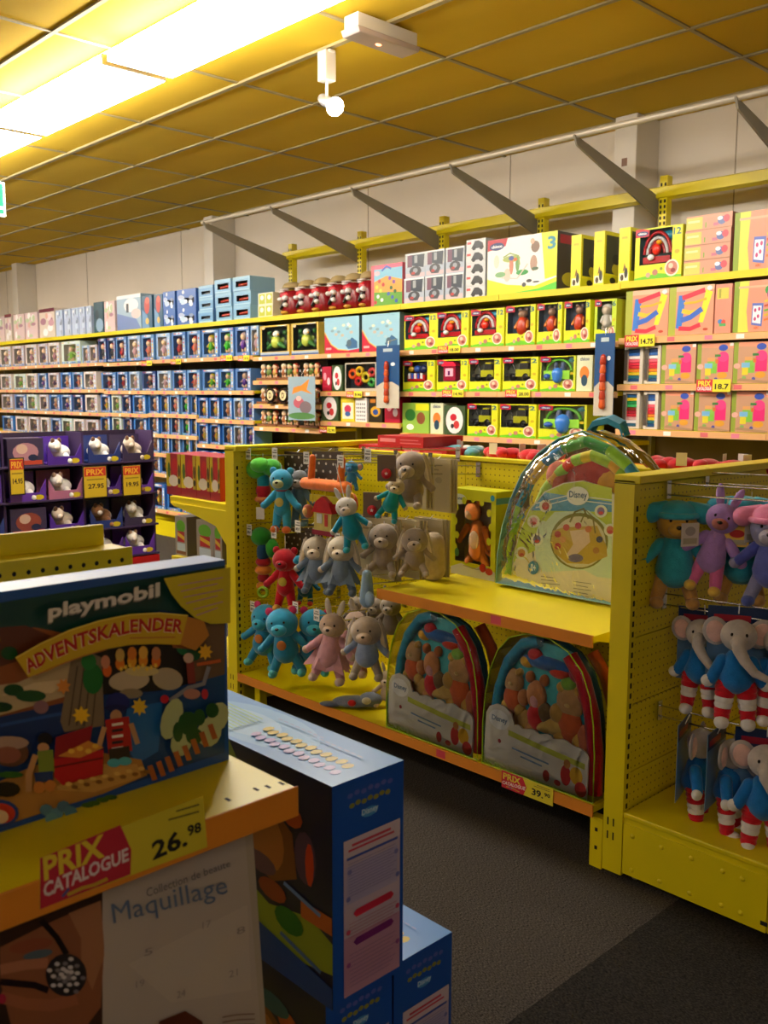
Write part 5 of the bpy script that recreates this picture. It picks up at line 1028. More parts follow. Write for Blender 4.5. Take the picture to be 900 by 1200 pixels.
m_ = MB(); m_.cap((.01, .045, .12), (.01, .045, .2), .042, .034, 'ff9648', 14).ell((-.01, .035, .262), (.04, .035, .036), 'ff9648', seg=16).ell((-.02, .015, .25), (.02, .02, .018), 'e0b080').cap((-.04, .04, .2), (-.075, .03, .15), .016, .013, 'ff8a3c').cap((.05, .04, .2), (.075, .03, .14), .016, .013, 'ff8a3c').cap((-.01, .04, .11), (-.03, .03, .075), .02, .018, 'ff9648').cap((.03, .04, .11), (.06, .03, .08), .02, .018, 'ff9648')
m_.ell((-.04, .035, .3), (.012, .01, .014), 'ff9648').ell((.02, .035, .3), (.012, .01, .014), 'ff9648').ell((.01, .006, .16), (.026, .012, .034), 'e8c098').tube([(.04, .05, .13), (.075, .045, .11), (.09, .04, .17), (.085, .04, .22)], .011, 'ff8a3c')
m_.v = [((x-.0)*1.12, y*.55-.008, .055+(z-.07)*1.12) for x, y, z in m_.v]; part(m_, 'orange_plush', PLUSH, tb)
def arch(w, h, r, n=16, taper=.86):
    """outline of an arched bag: straight tapering sides then a rounded top"""
    p = [(-w/2, 0), (w/2, 0)]
    for i in range(n+1):
        t = pi*i/n; p.append((w*taper/2*cos(t)*(1), h-r+r*sin(t)))
    return p
# playmat bag on the shelf: local frame x across, front -y
pm = empty('playmat_bag', (-1.945, 2.84, .752), radians(0), 'clear arched bag with padded rainbow arches around a printed playmat card', 'baby toy')
PX0 = lambda px, py: (AT(px, py, 1, 2.84)[0]+1.945, AT(px, py, 1, 2.84)[2]-.752)
outl = [PX0(*p) for p in ((598, 687), (601, 655), (608, 625), (620, 597), (638, 576), (660, 566), (682, 563))]
full = outl+[(-x, z) for x, z in outl[-2::-1]]
full = [(x, max(z, 0)) for x, z in full]
m_ = MB().prism(full, 0, .012, 'd8d8c8'); F_ = Face(m_, (0, 0, 0), (1, 0, 0), (0, 0, 1), (0, -1, 0), 1, 1, conv=PX0)
F_.p([(599, 685), (602, 655), (609, 625), (621, 598), (639, 577), (661, 567), (683, 564), (717, 572), (717, 706)], 'b8cc40')
F_.p([(604, 655), (640, 640), (717, 655), (717, 708), (599, 687)], 'dcd4b8'); F_.e(615, 662, 14, 8, 'dcd4b8'); F_.e(645, 664, 18, 9, 'd8d8bc'); F_.e(690, 668, 22, 8, 'dcd4b8')
F_.p([(622, 598), (639, 577), (717, 588), (717, 600)], '5898c8')
for k in range(2): F_.line([(628, 590+5*k), (668, 580+5*k), (717, 586+5*k)], 1.2, 'd8e0e0')
F_.e(637, 640, 10, 30, 'c8d8c0'); F_.p([(632, 620), (650, 600), (690, 598), (717, 620), (717, 678), (700, 676), (685, 668), (640, 670), (632, 655)], 'c4d8bc')
F_.e(679, 634, 34, 33, '787820', 30, rot=.2); F_.e(679, 635, 31, 30, 'c8c4a0', 30, rot=.2); F_.p([(648, 622), (660, 618), (700, 616), (711, 640), (712, 652), (690, 661), (665, 660), (650, 648), (646, 634)], 'b89c28')
F_.line([(668, 612), (674, 600), (684, 596), (690, 608)], 2.2, '787028'); F_.line([(681, 612), (687, 598), (695, 606), (698, 625)], 1.8, '787028')
F_.p([(668, 622), (690, 620), (692, 635), (678, 648), (668, 656), (664, 650), (672, 638)], 'd0b8a0'); F_.e(675, 654, 9, 5, '6a6078')
for x, y, c in ((654, 626, 'a03828'), (664, 618, 'b84828'), (678, 616, 'a82828'), (690, 620, 'c07030'), (703, 632, '4a4a58'), (654, 640, 'b03828'), (699, 645, 'a87828'), (660, 632, 'c89048')): F_.e(x, y, 4, 4, c, 9)
for x, y, c in ((640, 593, 'a04838'), (626, 611, 'd8a0a8'), (630, 632, '686888'), (612, 648, 'c89038'), (705, 599, '8878a8'), (716, 621, 'c07048')): F_.e(x, y, 7.5, 7.5, 'dce0c8', 16); F_.e(x, y, 4.5, 5, c, 10); F_.e(x, y+2, 3, 2, 'c04030', 8)
F_.e(626, 665, 6.5, 8, '2878a8', 16); F_.tq('0+', [(623, 669), (629, 670), (629, 661), (623, 660)], 'e8f0f4')
F_.e(678, 581, 13, 11, 'e4e8e4', 20); F_.tq('Disney', [(668, 585), (689, 587), (689, 576), (668, 575)], '486888')
for k in range(5): F_.line([(635, 675+4*k), (651+(k % 3)*3, 677+4*k)], .9, '8a8a78'); F_.line([(673, 681+4*k), (694-(k % 2)*4, 684+4*k)], .9, '8a8a78')
part(m_, 'printed_card', CARTON, pm)
arc = [PX0(*p) for p in ((594, 683), (596, 652), (601, 622), (610, 592), (622, 564), (640, 541), (662, 525), (688, 517), (714, 520), (738, 530), (757, 545))]
cols = ['90c040', 'a8c838', '90c040', '3888c0', 'd8b030', '3080b8', '60b050', '389040', '90c838', '3888c0', 'e0c030']
def dense(p, k=2):
    out = []
    for a, b in zip(p, p[1:]):
        for i in range(k): out.append((a[0]+(b[0]-a[0])*i/k, a[1]+(b[1]-a[1])*i/k))
    return out+[p[-1]]
arc2 = arc[:-1]+[(.21, .43), (.25, .36), (.28, .2), (.30, .02)] if False else arc+[(.40, .36), (.42, .2), (.43, .02)]
arc2 = [(x, z) for x, z in arc]
mx = max(a[0] for a in arc2)
side = [(-x+mx*0, z) for x, z in arc2]
half = arc2[:8]; cxm = half[-1][0]; loopo = half+[(2*cxm-x, z) for x, z in half[-2::-1]]
part(MB().tube([(x, -.004, z) for x, z in dense(loopo, 2)], .021, 'ffffff', 10, cols=[c for c in cols for _ in range(2)]), 'padded_arch', PLUSH, pm)
sc_ = [(cxm+(x-cxm)*.84, z*.91) for x, z in loopo]
part(MB().tube([(x, .04, z) for x, z in dense(sc_, 2)], .022, 'ffffff', 10, cols=['a8c840', 'a8c840', 'e0a838', '90c040', 'd84838', '98c840', 'e0c840']), 'padded_arch', PLUSH, pm)
part(MB().box(-.2, .26, .02, .1, .0, .3, 'c8b8a0').ell((0, .06, .47), (.13, .03, .07), 'b84848').ell((.08, .06, .44), (.06, .03, .05), 'd8a040').ell((-.14, .05, .44), (.05, .03, .06), 'c86850'), 'folded_mat', PLUSH, pm)
hp = [PX0(*p) for p in ((683, 506), (690, 494), (708, 490), (722, 497), (726, 508))]
hb = MB()
for (a, b) in zip(hp, hp[1:]): hb.add([(a[0], .02, a[1]), (b[0], .02, b[1]), (b[0], .06, b[1]+.012), (a[0], .06, a[1]+.012), (a[0], .02, a[1]-.02), (b[0], .02, b[1]-.02)], [(0, 1, 2, 3), (4, 5, 1, 0)], '3a90b0')
hb.tube([(x, .05, z-.008) for x, z in hp], .012, '3a90b0', 8); part(hb, 'carry_handle', PLUSH, pm)
def bagshell(parent, outline, y0, y1, bulge=.03, name='clear_bag', seed=1, trim='3a98c0'):
    """crinkled transparent film: front sheet and gusset"""
    rr = random.Random(seed); cx = sum(p[0] for p in outline)/len(outline); cz = sum(p[1] for p in outline)/len(outline); n = len(outline); K_ = 7
    v = []; f = []
    for k in range(K_):
        s_ = 1-k/K_
        for p in outline: v.append((cx+(p[0]-cx)*s_, y0-bulge*(1-s_*s_)+rr.uniform(-.002, .002), cz+(p[1]-cz)*s_))
    v.append((cx, y0-bulge, cz))
    for k in range(K_-1):
        for i in range(n): f.append((k*n+i, k*n+(i+1) % n, (k+1)*n+(i+1) % n, (k+1)*n+i))
    for i in range(n): f.append(((K_-1)*n+i, (K_-1)*n+(i+1) % n, K_*n))
    b = len(v); v += [(p[0], y1, p[1]) for p in outline]
    for i in range(n): f.append((i, b+i, b+(i+1) % n, (i+1) % n))
    m_ = MB().add(v, f, 'ffffff', 0, True); part(m_, name, BAG, parent)
    part(MB().tube([(p[0], y0, p[1]) for p in outline]+[(outline[0][0], y0, outline[0][1])], .0022, trim, 6), 'piping', PLASTIC, parent)
ob = [(cxm+(x-cxm)*1.09, z*1.065+.0) for x, z in dense(loopo, 2)]
bagshell(pm, ob, -.03, .11, .02, seed=3, trim='88b8c8')

# two play-gym bags on the base shelf
def gymbag(x0, x1, label, seed):
    w = x1-x0; h = .50
    e = empty('play_gym_bag', ((x0+x1)/2, 2.45, .2045), 0, label, 'baby toy', 'play gym bags on the base shelf')
    U = lambda u, v: ((u-.5)*w, v*h)
    ol = [U(0, 0), U(1, 0), U(1, .3), U(.985, .5), U(.95, .68), U(.88, .83), U(.76, .94), U(.6, .995), U(.4, .995), U(.24, .94), U(.13, .83), U(.06, .68), U(.02, .5), U(0, .3)]
    # back card and turquoise quilted mat
    m_ = MB().prism([(x*.86, z*.93+.005) for x, z in ol], .05, .075, '48a8b0'); m_.prism([(x*.93, z*.96+.003) for x, z in ol], .08, .09, '205060'); part(m_, 'quilted_mat', PLUSH, e)
    # soft appliqués: generic bears, giraffe-like, mouse-like
    ap = MB(); F_ = Face(ap, (-w/2, .05, 0), (1, 0, 0), (0, 0, 1), (0, -1, 0), w, h)
    def soft(u, v, a, b, c, d=.016): q = U(u, v); ap.ell((q[0], .045, q[1]), (a*w*1.28, d*1.2, b*h*1.2), c)
    for u, v, k in ((.2, .62, 1), (.72, .58, 1.25)):
        soft(u, v, .075*k, .075*k, 'b89060'); soft(u-.06*k, v+.07*k, .025*k, .025*k, 'c8a050'); soft(u+.06*k, v+.07*k, .025*k, .025*k, 'c09848'); soft(u, v-.13*k, .07*k, .09*k, 'c05a30'); soft(u-.06*k, v-.2*k, .04*k, .05*k, 'c8a050'); soft(u+.07*k, v-.2*k, .04*k, .05*k, 'c8a050'); soft(u, v-.015, .03, .02, 'd8b878', .02)
    soft(.3, .36, .07, .07, 'c8a058'); soft(.62, .48, .06, .06, 'b89048'); soft(.84, .66, .05, .06, 'c06040'); soft(.5, .46, .05, .06, '70583a'); soft(.3, .52, .04, .05, 'b87848'); soft(.33, .78, .05, .035, 'd0a030'); soft(.7, .7, .05, .04, '80b040')
    soft(.42, .56, .07, .09, 'c88858'); soft(.42, .53, .04, .05, 'd8a0a0', .02); soft(.36, .68, .03, .035, 'b87040'); soft(.49, .68, .03, .035, 'b87040'); soft(.42, .41, .06, .08, 'c83038', .02); soft(.38, .33, .05, .05, 'c89058')
    soft(.6, .38, .1, .05, 'c0a058'); soft(.5, .36, .08, .035, 'c8a860'); soft(.85, .35, .05, .09, 'b86848'); soft(.16, .37, .05, .06, 'b89050')
    soft(.5, .8, .18, .04, '3060a0'); soft(.62, .76, .07, .035, 'c84030'); soft(.4, .84, .05, .04, 'b83038'); soft(.78, .78, .06, .05, 'a02848')
    part(ap, 'soft_figures', PLUSH, e)
    lt = [U(.03, .03), U(.04, .3), U(.08, .55), U(.16, .75), U(.3, .9), U(.45, .95)]
    part(MB().tube([(x, .04, z) for x, z in dense(lt, 3)], .021, '2c88a8', 10), 'blue_padded_arch', PLUSH, e)
    rt = [U(.965, .03), U(.96, .3), U(.92, .55), U(.84, .76), U(.72, .9)]
    part(MB().tube([(x, .035, z) for x, z in dense(rt, 3)], .026, 'b01420', 10), 'red_padded_arch', PLUSH, e)
    part(MB().tube([(x+.03, .12, z) for x, z in dense(rt, 3)], .022, 'b85020', 10), 'orange_padded_arch', PLUSH, e)
    # cloud-topped white card with lime line
    cp = [U(.0, .0), U(.95, 0), U(.955, .28)]+[U(.955-.07+.07*cos(t), .27+.06*sin(t)) for t in (.4, .9, 1.4)]
    for cu, r in ((.74, .07), (.6, .065), (.46, .07), (.33, .05)): cp += [U(cu+r*cos(t), .32+.035*sin(t)) for t in (.5, 1.1, 1.7, 2.4)]
    cp += [U(.155+.135*cos(t), .36+.1*sin(t)) for t in (.0, .6, 1.2, 1.8, 2.4, 3.0)]
    m_ = MB().prism(cp, -.002, .004, 'd0ccc0'); F_ = Face(m_, (-w/2, -.002, 0), (1, 0, 0), (0, 0, 1), (0, -1, 0), w, h)
    F_.p([(.24, .3), (.6, .265), (.93, .24), (.93, .2), (.6, .225), (.24, .26)], 'b8c048'); F_.e(.15, .35, .1, .07, 'e4e4e0'); F_.t('Disney', .08, .325, .23, .375, '688098'); F_.line([(.28, .18), (.4, .17), (.62, .155)], .012, '6888a8'); F_.line([(.36, .14), (.56, .125)], .012, '6888a8'); F_.line([(0, .005), (.95, .005)], .012, '90c020')
    F_.e(.77, .12, .045, .07, 'b82828'); F_.e(.86, .14, .055, .06, 'd8a828'); F_.e(.9, .06, .05, .05, 'c03028'); F_.e(.78, .2, .03, .03, 'c08040'); F_.e(.6, .07, .03, .04, 'a02828'); F_.e(.16, .2, .015, .015, 'a03838'); F_.e(.7, .05, .03, .02, 'b83030')
    part(m_, 'printed_card', CARTON, e)
    bagshell(e, [(x*1.015, z*1.01) for x, z in dense(ol+[ol[0]], 2)[:-1]], -.004, .16, .012, seed=seed, trim='a0c028')
    return e
gymbag(-2.545, -2.085, 'clear arched play-gym bag with blue and red arches, left on the base shelf', 5)
gymbag(-2.055, -1.60, 'clear arched play-gym bag with red arch, right on the base shelf', 9)
# price card under the right bag
def quadtag(name, c4, n_off, col, label, art):
    m_ = MB(); o = c4[0]; U_ = c4[1]-c4[0]; V_ = c4[3]-c4[0]; N_ = U_.cross(V_).normalized()
    if N_.dot(CAM-o) < 0: N_ = -N_
    m_.add([tuple(p-o) for p in c4]+[tuple(p-o+N_*.0015) for p in c4], [(0, 1, 2, 3), (7, 6, 5, 4), (0, 4, 5, 1), (1, 5, 6, 2), (2, 6, 7, 3), (3, 7, 4, 0)], col)
    F_ = Face(m_, N_*.0015, U_, V_, N_); art(F_)
    ob = m_.obj(name, MATTE, loc=o+N_*n_off); return tag(ob, label, 'price tag', 'red and yellow price tags')
def a_price(main):
    def f(F_):
        F_.p([(0, 0), (.44, 0), (.5, .5), (.42, 1), (0, 1)], 'c41c30'); F_.t('PRIX', .03, .52, .38, .9, 'e0c838'); F_.tq('CATALOGUE', [(.01, .2), (.47, .3), (.48, .52), (.02, .4)], 'e8d8d4'); F_.line([(.1, .12), (.2, .16), (.36, .1)], .04, 'd8b030'); F_.line([(.14, .2), (.22, .1)], .03, '4060a0')
        a, b = main; F_.t(a, .60, .22, .82, .62, '181408'); F_.t(b, .84, .4, .95, .62, '181408'); F_.line([(.7, .88), (.94, .88)], .03, '504818'); F_.line([(.64, .78), (.94, .78)], .03, '504818')
    return f
Yt = 2.4255
c4 = [AT(588, 924, 1, Yt), AT(648, 948, 1, Yt), AT(648, 925, 1, Yt), AT(588, 904, 1, Yt)]
c4 = [Vector((c4[0][0], Yt, .155)), Vector((c4[1][0], Yt, .155)), Vector((c4[1][0], Yt, .215)), Vector((c4[0][0], Yt, .215))]
quadtag('price_tag', c4, .0005, 'd8c828', 'red and yellow price tag reading 39.90 under the right play-gym bag', a_price(('39.', '90')))

# ------------------------------------------------------------------ foreground shelf with the advent calendars
XF, YE, ZF = -1.086, .851, .90
gf = empty('near_gondola', (-1.4, 0, 0), label='yellow near gondola shelf with orange rail carrying the pirate calendar', cat='gondola')
gpart(gf, MB().box(-1.62, XF, -.35, YE, ZF-.025, ZF), 'shelf_board', YELLOW, bevel=.003)
gpart(gf, MB().box(XF, XF+.004, -.35, YE+.001, ZF-.046, ZF+.002), 'price_rail', RAIL, bevel=.0015)
mm = MB()
for px, py in ((330, 918), (314, 922), (300, 925), (267, 937)): q = AT(px, py, 2, ZF); mm.box(q[0]-.006, q[0]+.006, q[1]-.0025, q[1]+.0025, ZF, ZF+.0004)
gpart(gf, mm, 'slots', DARK)
gpart(gf, MB().box(-1.62, XF, -.35, YE-.001, ZF-.5, ZF-.48), 'lower_shelf', YELLOW); gpart(gf, MB().box(XF, XF+.004, -.35, YE-.001, ZF-.53, ZF-.478), 'lower_price_rail', RAIL)
gpart(gf, MB().box(-1.62, XF-.01, -.35, YE-.001, .02, .15), 'plinth', YELLOW)
gpart(gf, MB().box(-1.665, -1.655, -.35, .836, .15, 1.25), 'back_panel', YELLOW, bevel=.002)
gpart(gf, MB().box(-1.656, -1.60, -.35, .852, 1.205, 1.211), 'ledge', YELLOW, bevel=.001)
mm = MB().box(-1.60, -1.595, -.35, .862, 1.13, 1.211)
for i in range(30): mm.ell((-1.5948, .84-.0255*i, 1.188), (.0008, .004, .0045), 'ffffff', seg=8, rings=4, mi=1)
gpart(gf, mm, 'perforated_beam', [YELLOW, DARK])
gpart(gf, MB().box(-1.655, -1.6, -.35, .83, .15, 1.2), 'core', YELLOW)

# calendar box
XB, YB0, YB1 = -1.246, .335, .836
wB = YB1-YB0; hB = .334
def convX(X, Y0, Z0):
    def f(px, py): q = AT(px, py, 0, X); return (q[1]-Y0, q[2]-Z0)
    return f
m_ = MB().box(-wB/2, wB/2, 0, .062, 0, hB, '1a4c98')
m_.add([(-wB/2, 0, hB+.0002), (wB/2, 0, hB+.0002), (wB/2, .062, hB+.0002), (-wB/2, .062, hB+.0002)], [(0, 1, 2, 3)], '3a70c0')
C = Face(m_, (-wB/2, 0, 0), (1, 0, 0), (0, 0, 1), (0, -1, 0), 1, 1, conv=convX(XB, YB0, ZF+.0005))
lft = -60
C.p([(lft, 716), (263, 663), (263, 882), (lft, 990)], '14386c')
C.p([(lft, 716), (263, 663), (263, 730), (190, 715), (60, 745), (lft, 800)], '0c3a34')
C.p([(lft, 752), (40, 735), (90, 745), (60, 790), (95, 775), (95, 850), (lft, 870)], '8a4a20'); C.p([(lft, 740), (30, 733), (60, 745), (20, 775), (lft, 800)], '5a2c18')
C.p([(lft, 810), (20, 800), (90, 770), (80, 815), (0, 838), (lft, 850)], 'b8a078'); C.p([(0, 815), (40, 800), (85, 795), (60, 812)], 'd0b890')
C.p([(lft, 850), (0, 840), (80, 822), (80, 870), (0, 890), (lft, 905)], '1a3060'); C.line([(0, 850), (40, 842), (78, 835)], 4, '284a88')
C.p([(90, 765), (263, 735), (263, 800), (180, 810), (100, 815)], '1c140e'); C.p([(205, 728), (263, 718), (263, 800), (225, 800), (215, 760)], '6a5038')
C.p([(150, 820), (263, 790), (263, 880), (200, 898), (150, 905)], '184070'); C.p([(148, 830), (190, 822), (185, 880), (160, 895), (145, 870)], '2060a0')
C.p([(lft, 945), (20, 905), (70, 885), (110, 880), (165, 890), (172, 908), (120, 930), (40, 955), (lft, 988)], 'b07c3c'); C.p([(60, 925), (110, 895), (160, 895), (165, 910), (110, 928)], 'c89850')
C.p([(82, 775), (100, 762), (118, 770), (122, 850), (75, 858), (70, 845)], '7c6850')
for k in range(4): C.line([(90+8*k, 780), (80+9*k, 850)], 1.6, '4c3c2c')
for x, y, a, b, c in ((108, 795, 12, 18, '1c6a28'), (103, 775, 9, 10, '247830'), (10, 765, 10, 8, '144820'), (15, 808, 12, 7, '144018'), (35, 815, 18, 7, '184a20'), (0, 828, 14, 6, '143c18'), (47, 828, 9, 8, '886068'), (217, 758, 12, 10, '1c6838'), (226, 764, 9, 10, '145028')): C.e(x, y, a, b, c, 12)
C.e(150, 797, 24, 12, 'b8a488', 20, rot=-.1); C.e(195, 795, 18, 13, 'a89880', 18, rot=.2); C.e(165, 786, 20, 6, 'c8b478', 14); C.e(152, 812, 14, 6, '8a7a60', 12)
for x, y, c in ((124, 785, 'd86018'), (122, 775, 'c88060'), (139, 777, 'e07820'), (139, 767, 'c8a050'), (153, 774, 'e09820'), (153, 765, 'd87820'), (166, 773, 'e08820'), (166, 764, 'e0a840'), (181, 774, 'd86820'), (181, 765, 'b87850')): C.e(x, y, 5.5, 8, c, 10)
for k in range(9): C.star(140+5*k, 783-(k % 3)*2, 3, 4, 'e8c040')
C.star(93, 837, 11, 11, 'e8b820', 8, .6); C.star(161, 827, 10, 11, 'd8b028', 8, .6); C.star(238, 763, 9, 10, 'e0a820', 8, .6); C.star(72, 803, 9, 10, 'd88838', 7, .6)
C.p([(196, 742), (230, 738), (222, 760), (200, 758)], 'a05828'); C.line([(228, 778), (256, 773)], 4, 'b85828'); C.line([(196, 820), (218, 805), (236, 800), (242, 780)], 5, '808088'); C.line([(220, 775), (222, 800)], 9, '803028'); C.e(218, 770, 6, 6, 'c0a090'); C.e(222, 812, 10, 6, 'b07868'); C.e(190, 818, 5, 5, 'b01828'); C.e(237, 812, 4, 6, 'b02838')
C.e(135, 822, 14, 12, '1c2468', 14); C.e(133, 828, 14, 4, '141c50', 12); C.e(133, 838, 7, 8, 'b88860', 12); C.p([(120, 842), (148, 838), (152, 878), (124, 882)], 'a82018')
for k in range(5): C.line([(128, 848+7*k), (141, 846+7*k)], 3, 'e0dcd0' if k % 2 == 0 else '282428')
C.line([(119, 850), (113, 872)], 6, 'b08860'); C.line([(150, 846), (158, 870)], 6, 'b08860'); C.p([(124, 876), (148, 872), (149, 890), (125, 893)], '2a2018'); C.e(130, 892, 8, 5, '48a0b0'); C.e(143, 890, 8, 5, '48a0b0')
C.p([(62, 862), (105, 848), (100, 880), (60, 888)], '8a1420'); C.p([(60, 888), (118, 876), (117, 905), (70, 918), (60, 908)], 'b01820'); C.p([(64, 884), (100, 866), (118, 874), (90, 886)], 'c88030'); C.line([(60, 897), (117, 886)], 2, '5a0c10')
for x, y in ((80, 878), (90, 875), (100, 878), (108, 872)): C.e(x, y, 4, 3, 'e0b040', 8)
C.e(49, 864, 9, 8, '181418', 12); C.e(47, 874, 7, 6, 'b88860', 10); C.p([(40, 878), (58, 876), (60, 902), (42, 905)], '7a8a30'); C.line([(38, 882), (30, 905), (30, 925)], 7, 'b88858'); C.p([(36, 903), (58, 901), (58, 912), (38, 915)], '203868'); C.e(42, 920, 7, 7, 'c07838'); C.e(55, 918, 6, 7, 'c07838')
C.e(8, 880, 22, 16, '5a3a28', 16); C.e(6, 868, 24, 8, 'a88878', 14); C.e(5, 882, 16, 10, '8a5040', 12); C.e(8, 905, 16, 4, '285818', 10); C.e(4, 922, 16, 9, '1c1810', 12); C.e(-4, 950, 22, 16, '1a3c80', 18); C.e(-4, 950, 18, 12, 'c03020', 18); C.e(-4, 954, 10, 8, 'd8b890', 14)
for x, y, c in ((50, 946, '507a90'), (62, 950, '5888a0'), (70, 942, '487088'), (56, 956, '6090a0'), (78, 948, '4a7890')): C.e(x, y, 8, 7, c, 8)
for x, y in ((105, 938), (115, 934), (125, 931), (98, 940)): C.e(x, y, 8, 3, '3a6020', 8)
for x, y, a, b in ((196, 840, 12, 25), (207, 868, 12, 16), (250, 838, 12, 18), (240, 855, 14, 18)): C.e(x, y, a, b, 'a8b080', 12, rot=.3)
for x, y, a, b in ((215, 845, 12, 14), (222, 860, 10, 10), (243, 830, 8, 9), (203, 855, 6, 12), (228, 838, 7, 10)): C.e(x, y, a, b, '1c4a1c', 10)
for k in range(8): x = 172+10*k; y = 903-4.4*k-(k*k)*.35; C.p([(x-5, y-8), (x+1, y-10), (x+7, y+7), (x+1, y+9)], 'a05428'); 
for k in range(14): C.e(75+7*k, 915-1.5*k+(k % 2)*5, 4, 2.5, ('d8b060', '8a5a28')[k % 2], 7)
C.p([(185, 676), (263, 663), (263, 728), (240, 729), (222, 722), (205, 708), (194, 694)], 'c8b41c')
for k in range(6): C.line([(202+3*k+(k > 3)*6, 684+7*k), (254-(k % 2)*6, 675+7*k)], 1.3, 'b88898')
# banner
bt_ = [(12, 768), (40, 752), (75, 736), (110, 725), (145, 718), (180, 716), (213, 719)]; bb_ = [(204, 753), (175, 752), (145, 753), (112, 759), (80, 769), (50, 783), (27, 790)]
C.p([(212, 720), (232, 726), (238, 742), (222, 760), (204, 753)], 'b87828'); C.p(bt_+bb_, 'c8a41c'); C.line(bt_, 1.6, 'e0c850')
def curve(s, t):
    def L(P, a): a = a*(len(P)-1); i = min(int(a), len(P)-2); f = a-i; return (P[i][0]*(1-f)+P[i+1][0]*f, P[i][1]*(1-f)+P[i+1][1]*f)
    tp = L([(20, 772), (45, 757), (78, 742), (112, 731), (145, 724), (178, 722), (208, 724)], s); bo = L([(26, 787), (50, 773), (80, 760), (112, 748), (145, 740), (176, 738), (205, 740)], s)
    return (bo[0]*(1-t)+tp[0]*t, bo[1]*(1-t)+tp[1]*t)
C.tf('ADVENTSKALENDER', curve, 'e8d8b0'); 
C.tf('ADVENTSKALENDER', lambda s, t: (curve(s, t)[0]+.7, curve(s, t)[1]-.8), 'b01818')
C.line([(35, 788), (60, 777), (90, 766), (118, 758)], 1.4, 'b06828'); C.line([(145, 745), (198, 744)], 1.4, 'b06828')
C.tq('playmobil', [(49, 729), (179, 703), (179, 681), (49, 708)], '8a8078'); C.tq('playmobil', [(50, 727), (180, 701), (180, 680), (50, 706)], 'd8d0c8')
o = m_.obj('calendar_carton', CARTON, loc=(XB, (YB0+YB1)/2, ZF+.0005), rz=pi/2); tag(o, 'large blue calendar carton with pirate island picture on the near shelf', 'toy box')

# price card on the near rail
xr = XF+.0045
P4 = lambda *p: [Vector((xr+.0005, AT(a, b, 0, xr)[1], AT(a, b, 0, xr)[2])) for a, b in p]
c4 = P4((46, 1065), (242, 992), (237, 932), (46, 1005)); 
m_ = MB(); o0 = c4[0]; m_.add([tuple(p-o0) for p in c4]+[tuple(p-o0+Vector((.0015, 0, 0))) for p in c4], [(0, 1, 2, 3), (7, 6, 5, 4), (0, 4, 5, 1), (1, 5, 6, 2), (2, 6, 7, 3), (3, 7, 4, 0)], 'c8b828')
F_ = Face(m_, Vector((.0015, 0, 0)), (0, 1, 0), (0, 0, 1), (1, 0, 0), 1, 1, conv=lambda a, b: (AT(a, b, 0, xr)[1]-o0[1], AT(a, b, 0, xr)[2]-o0[2]))
F_.p([(46, 1065), (152, 1024), (153, 995), (140, 966), (46, 1005)], 'b01c34'); F_.tq('PRIX', [(51, 1032), (122, 1003), (121, 976), (49, 1004)], 'd8c030'); F_.tq('CATALOGUE', [(50, 1052), (150, 1008), (149, 992), (50, 1034)], 'd8c8c8'); F_.line([(78, 1048), (95, 1040), (110, 1036), (125, 1029)], 4, 'b89828'); F_.line([(72, 1050), (80, 1040)], 3, '404880')
F_.tq('26.', [(178, 1008), (219, 990), (216, 968), (176, 986)], '181408'); F_.tq('98', [(219, 980), (235, 974), (234, 962), (218, 967)], '181408'); F_.line([(205, 950), (232, 942)], 2, '605818'); F_.line([(196, 960), (232, 950)], 2, '605818')
tag(m_.obj('price_tag', MATTE, loc=o0), 'large red and yellow price tag reading 26.98 on the near shelf rail', 'price tag', 'red and yellow price tags')

# make-up calendar under the near shelf
XM = -1.14; Y0 = .20; Z0 = ZF-.478; wM = .605
ml = [(0, 0), (wM+.025, 0), (wM, .425), (0, .425)]
m_ = MB().prism([(a-wM/2, b) for a, b in ml], 0, .05, 'a89c8c'); C = Face(m_, (-wM/2, 0, 0), (1, 0, 0), (0, 0, 1), (0, -1, 0), 1, 1, conv=convX(XM, Y0, Z0))
lo = 1260
C.p([(120, 1040), (287, 980), (305, 1200), (306, lo), (118, lo+40)], 'b0a49c'); C.p([(150, 1130), (290, 1060), (294, 1160), (200, 1175)], 'b8aca2')
C.p([(-70, 1120), (30, 1080), (120, 1042), (120, lo+40), (-70, lo+80)], '3a2418'); C.p([(0, 1110), (60, 1080), (118, 1055), (122, 1110), (118, 1180), (80, 1230), (20, 1230), (0, 1150)], '8a5438'); C.p([(80, 1070), (118, 1055), (122, 1120), (108, 1160), (95, 1130), (95, 1100)], 'a06c4c')
C.line([(48, 1078), (66, 1098), (78, 1118)], 7, '140c0a'); C.e(36, 1108, 26, 8, '8a4830', 14, rot=-.2); C.e(44, 1118, 18, 5, '506068', 12, rot=-.2); C.line([(0, 1136), (30, 1130), (56, 1128)], 12, 'a86c50'); C.line([(0, 1168), (30, 1176), (60, 1178), (90, 1170)], 14, '9a5c40'); C.line([(0, 1150), (40, 1154), (56, 1160)], 8, '1c1018'); C.e(2, 1170, 5, 6, 'a02040', 10)
C.e(77, 1142, 24, 25, '282428', 24)
for i in range(26): a_ = i*2.4; r_ = 3+i*.75; C.e(77+r_*cos(a_), 1142+r_*sin(a_), 3.4, 2.6, ('c8c0c4', '787078')[i % 3 == 0], 7)
C.p([(165, lo), (185, 1195), (215, 1183), (235, 1195), (245, lo-10)], '5a2c1c')
C.tq('Collection de beaute', [(170, 1050), (268, 1014), (267, 1006), (169, 1040)], '6a6468', False); C.tq('Maquillage', [(132, 1088), (266, 1052), (262, 1024), (128, 1058)], '60708c', False)
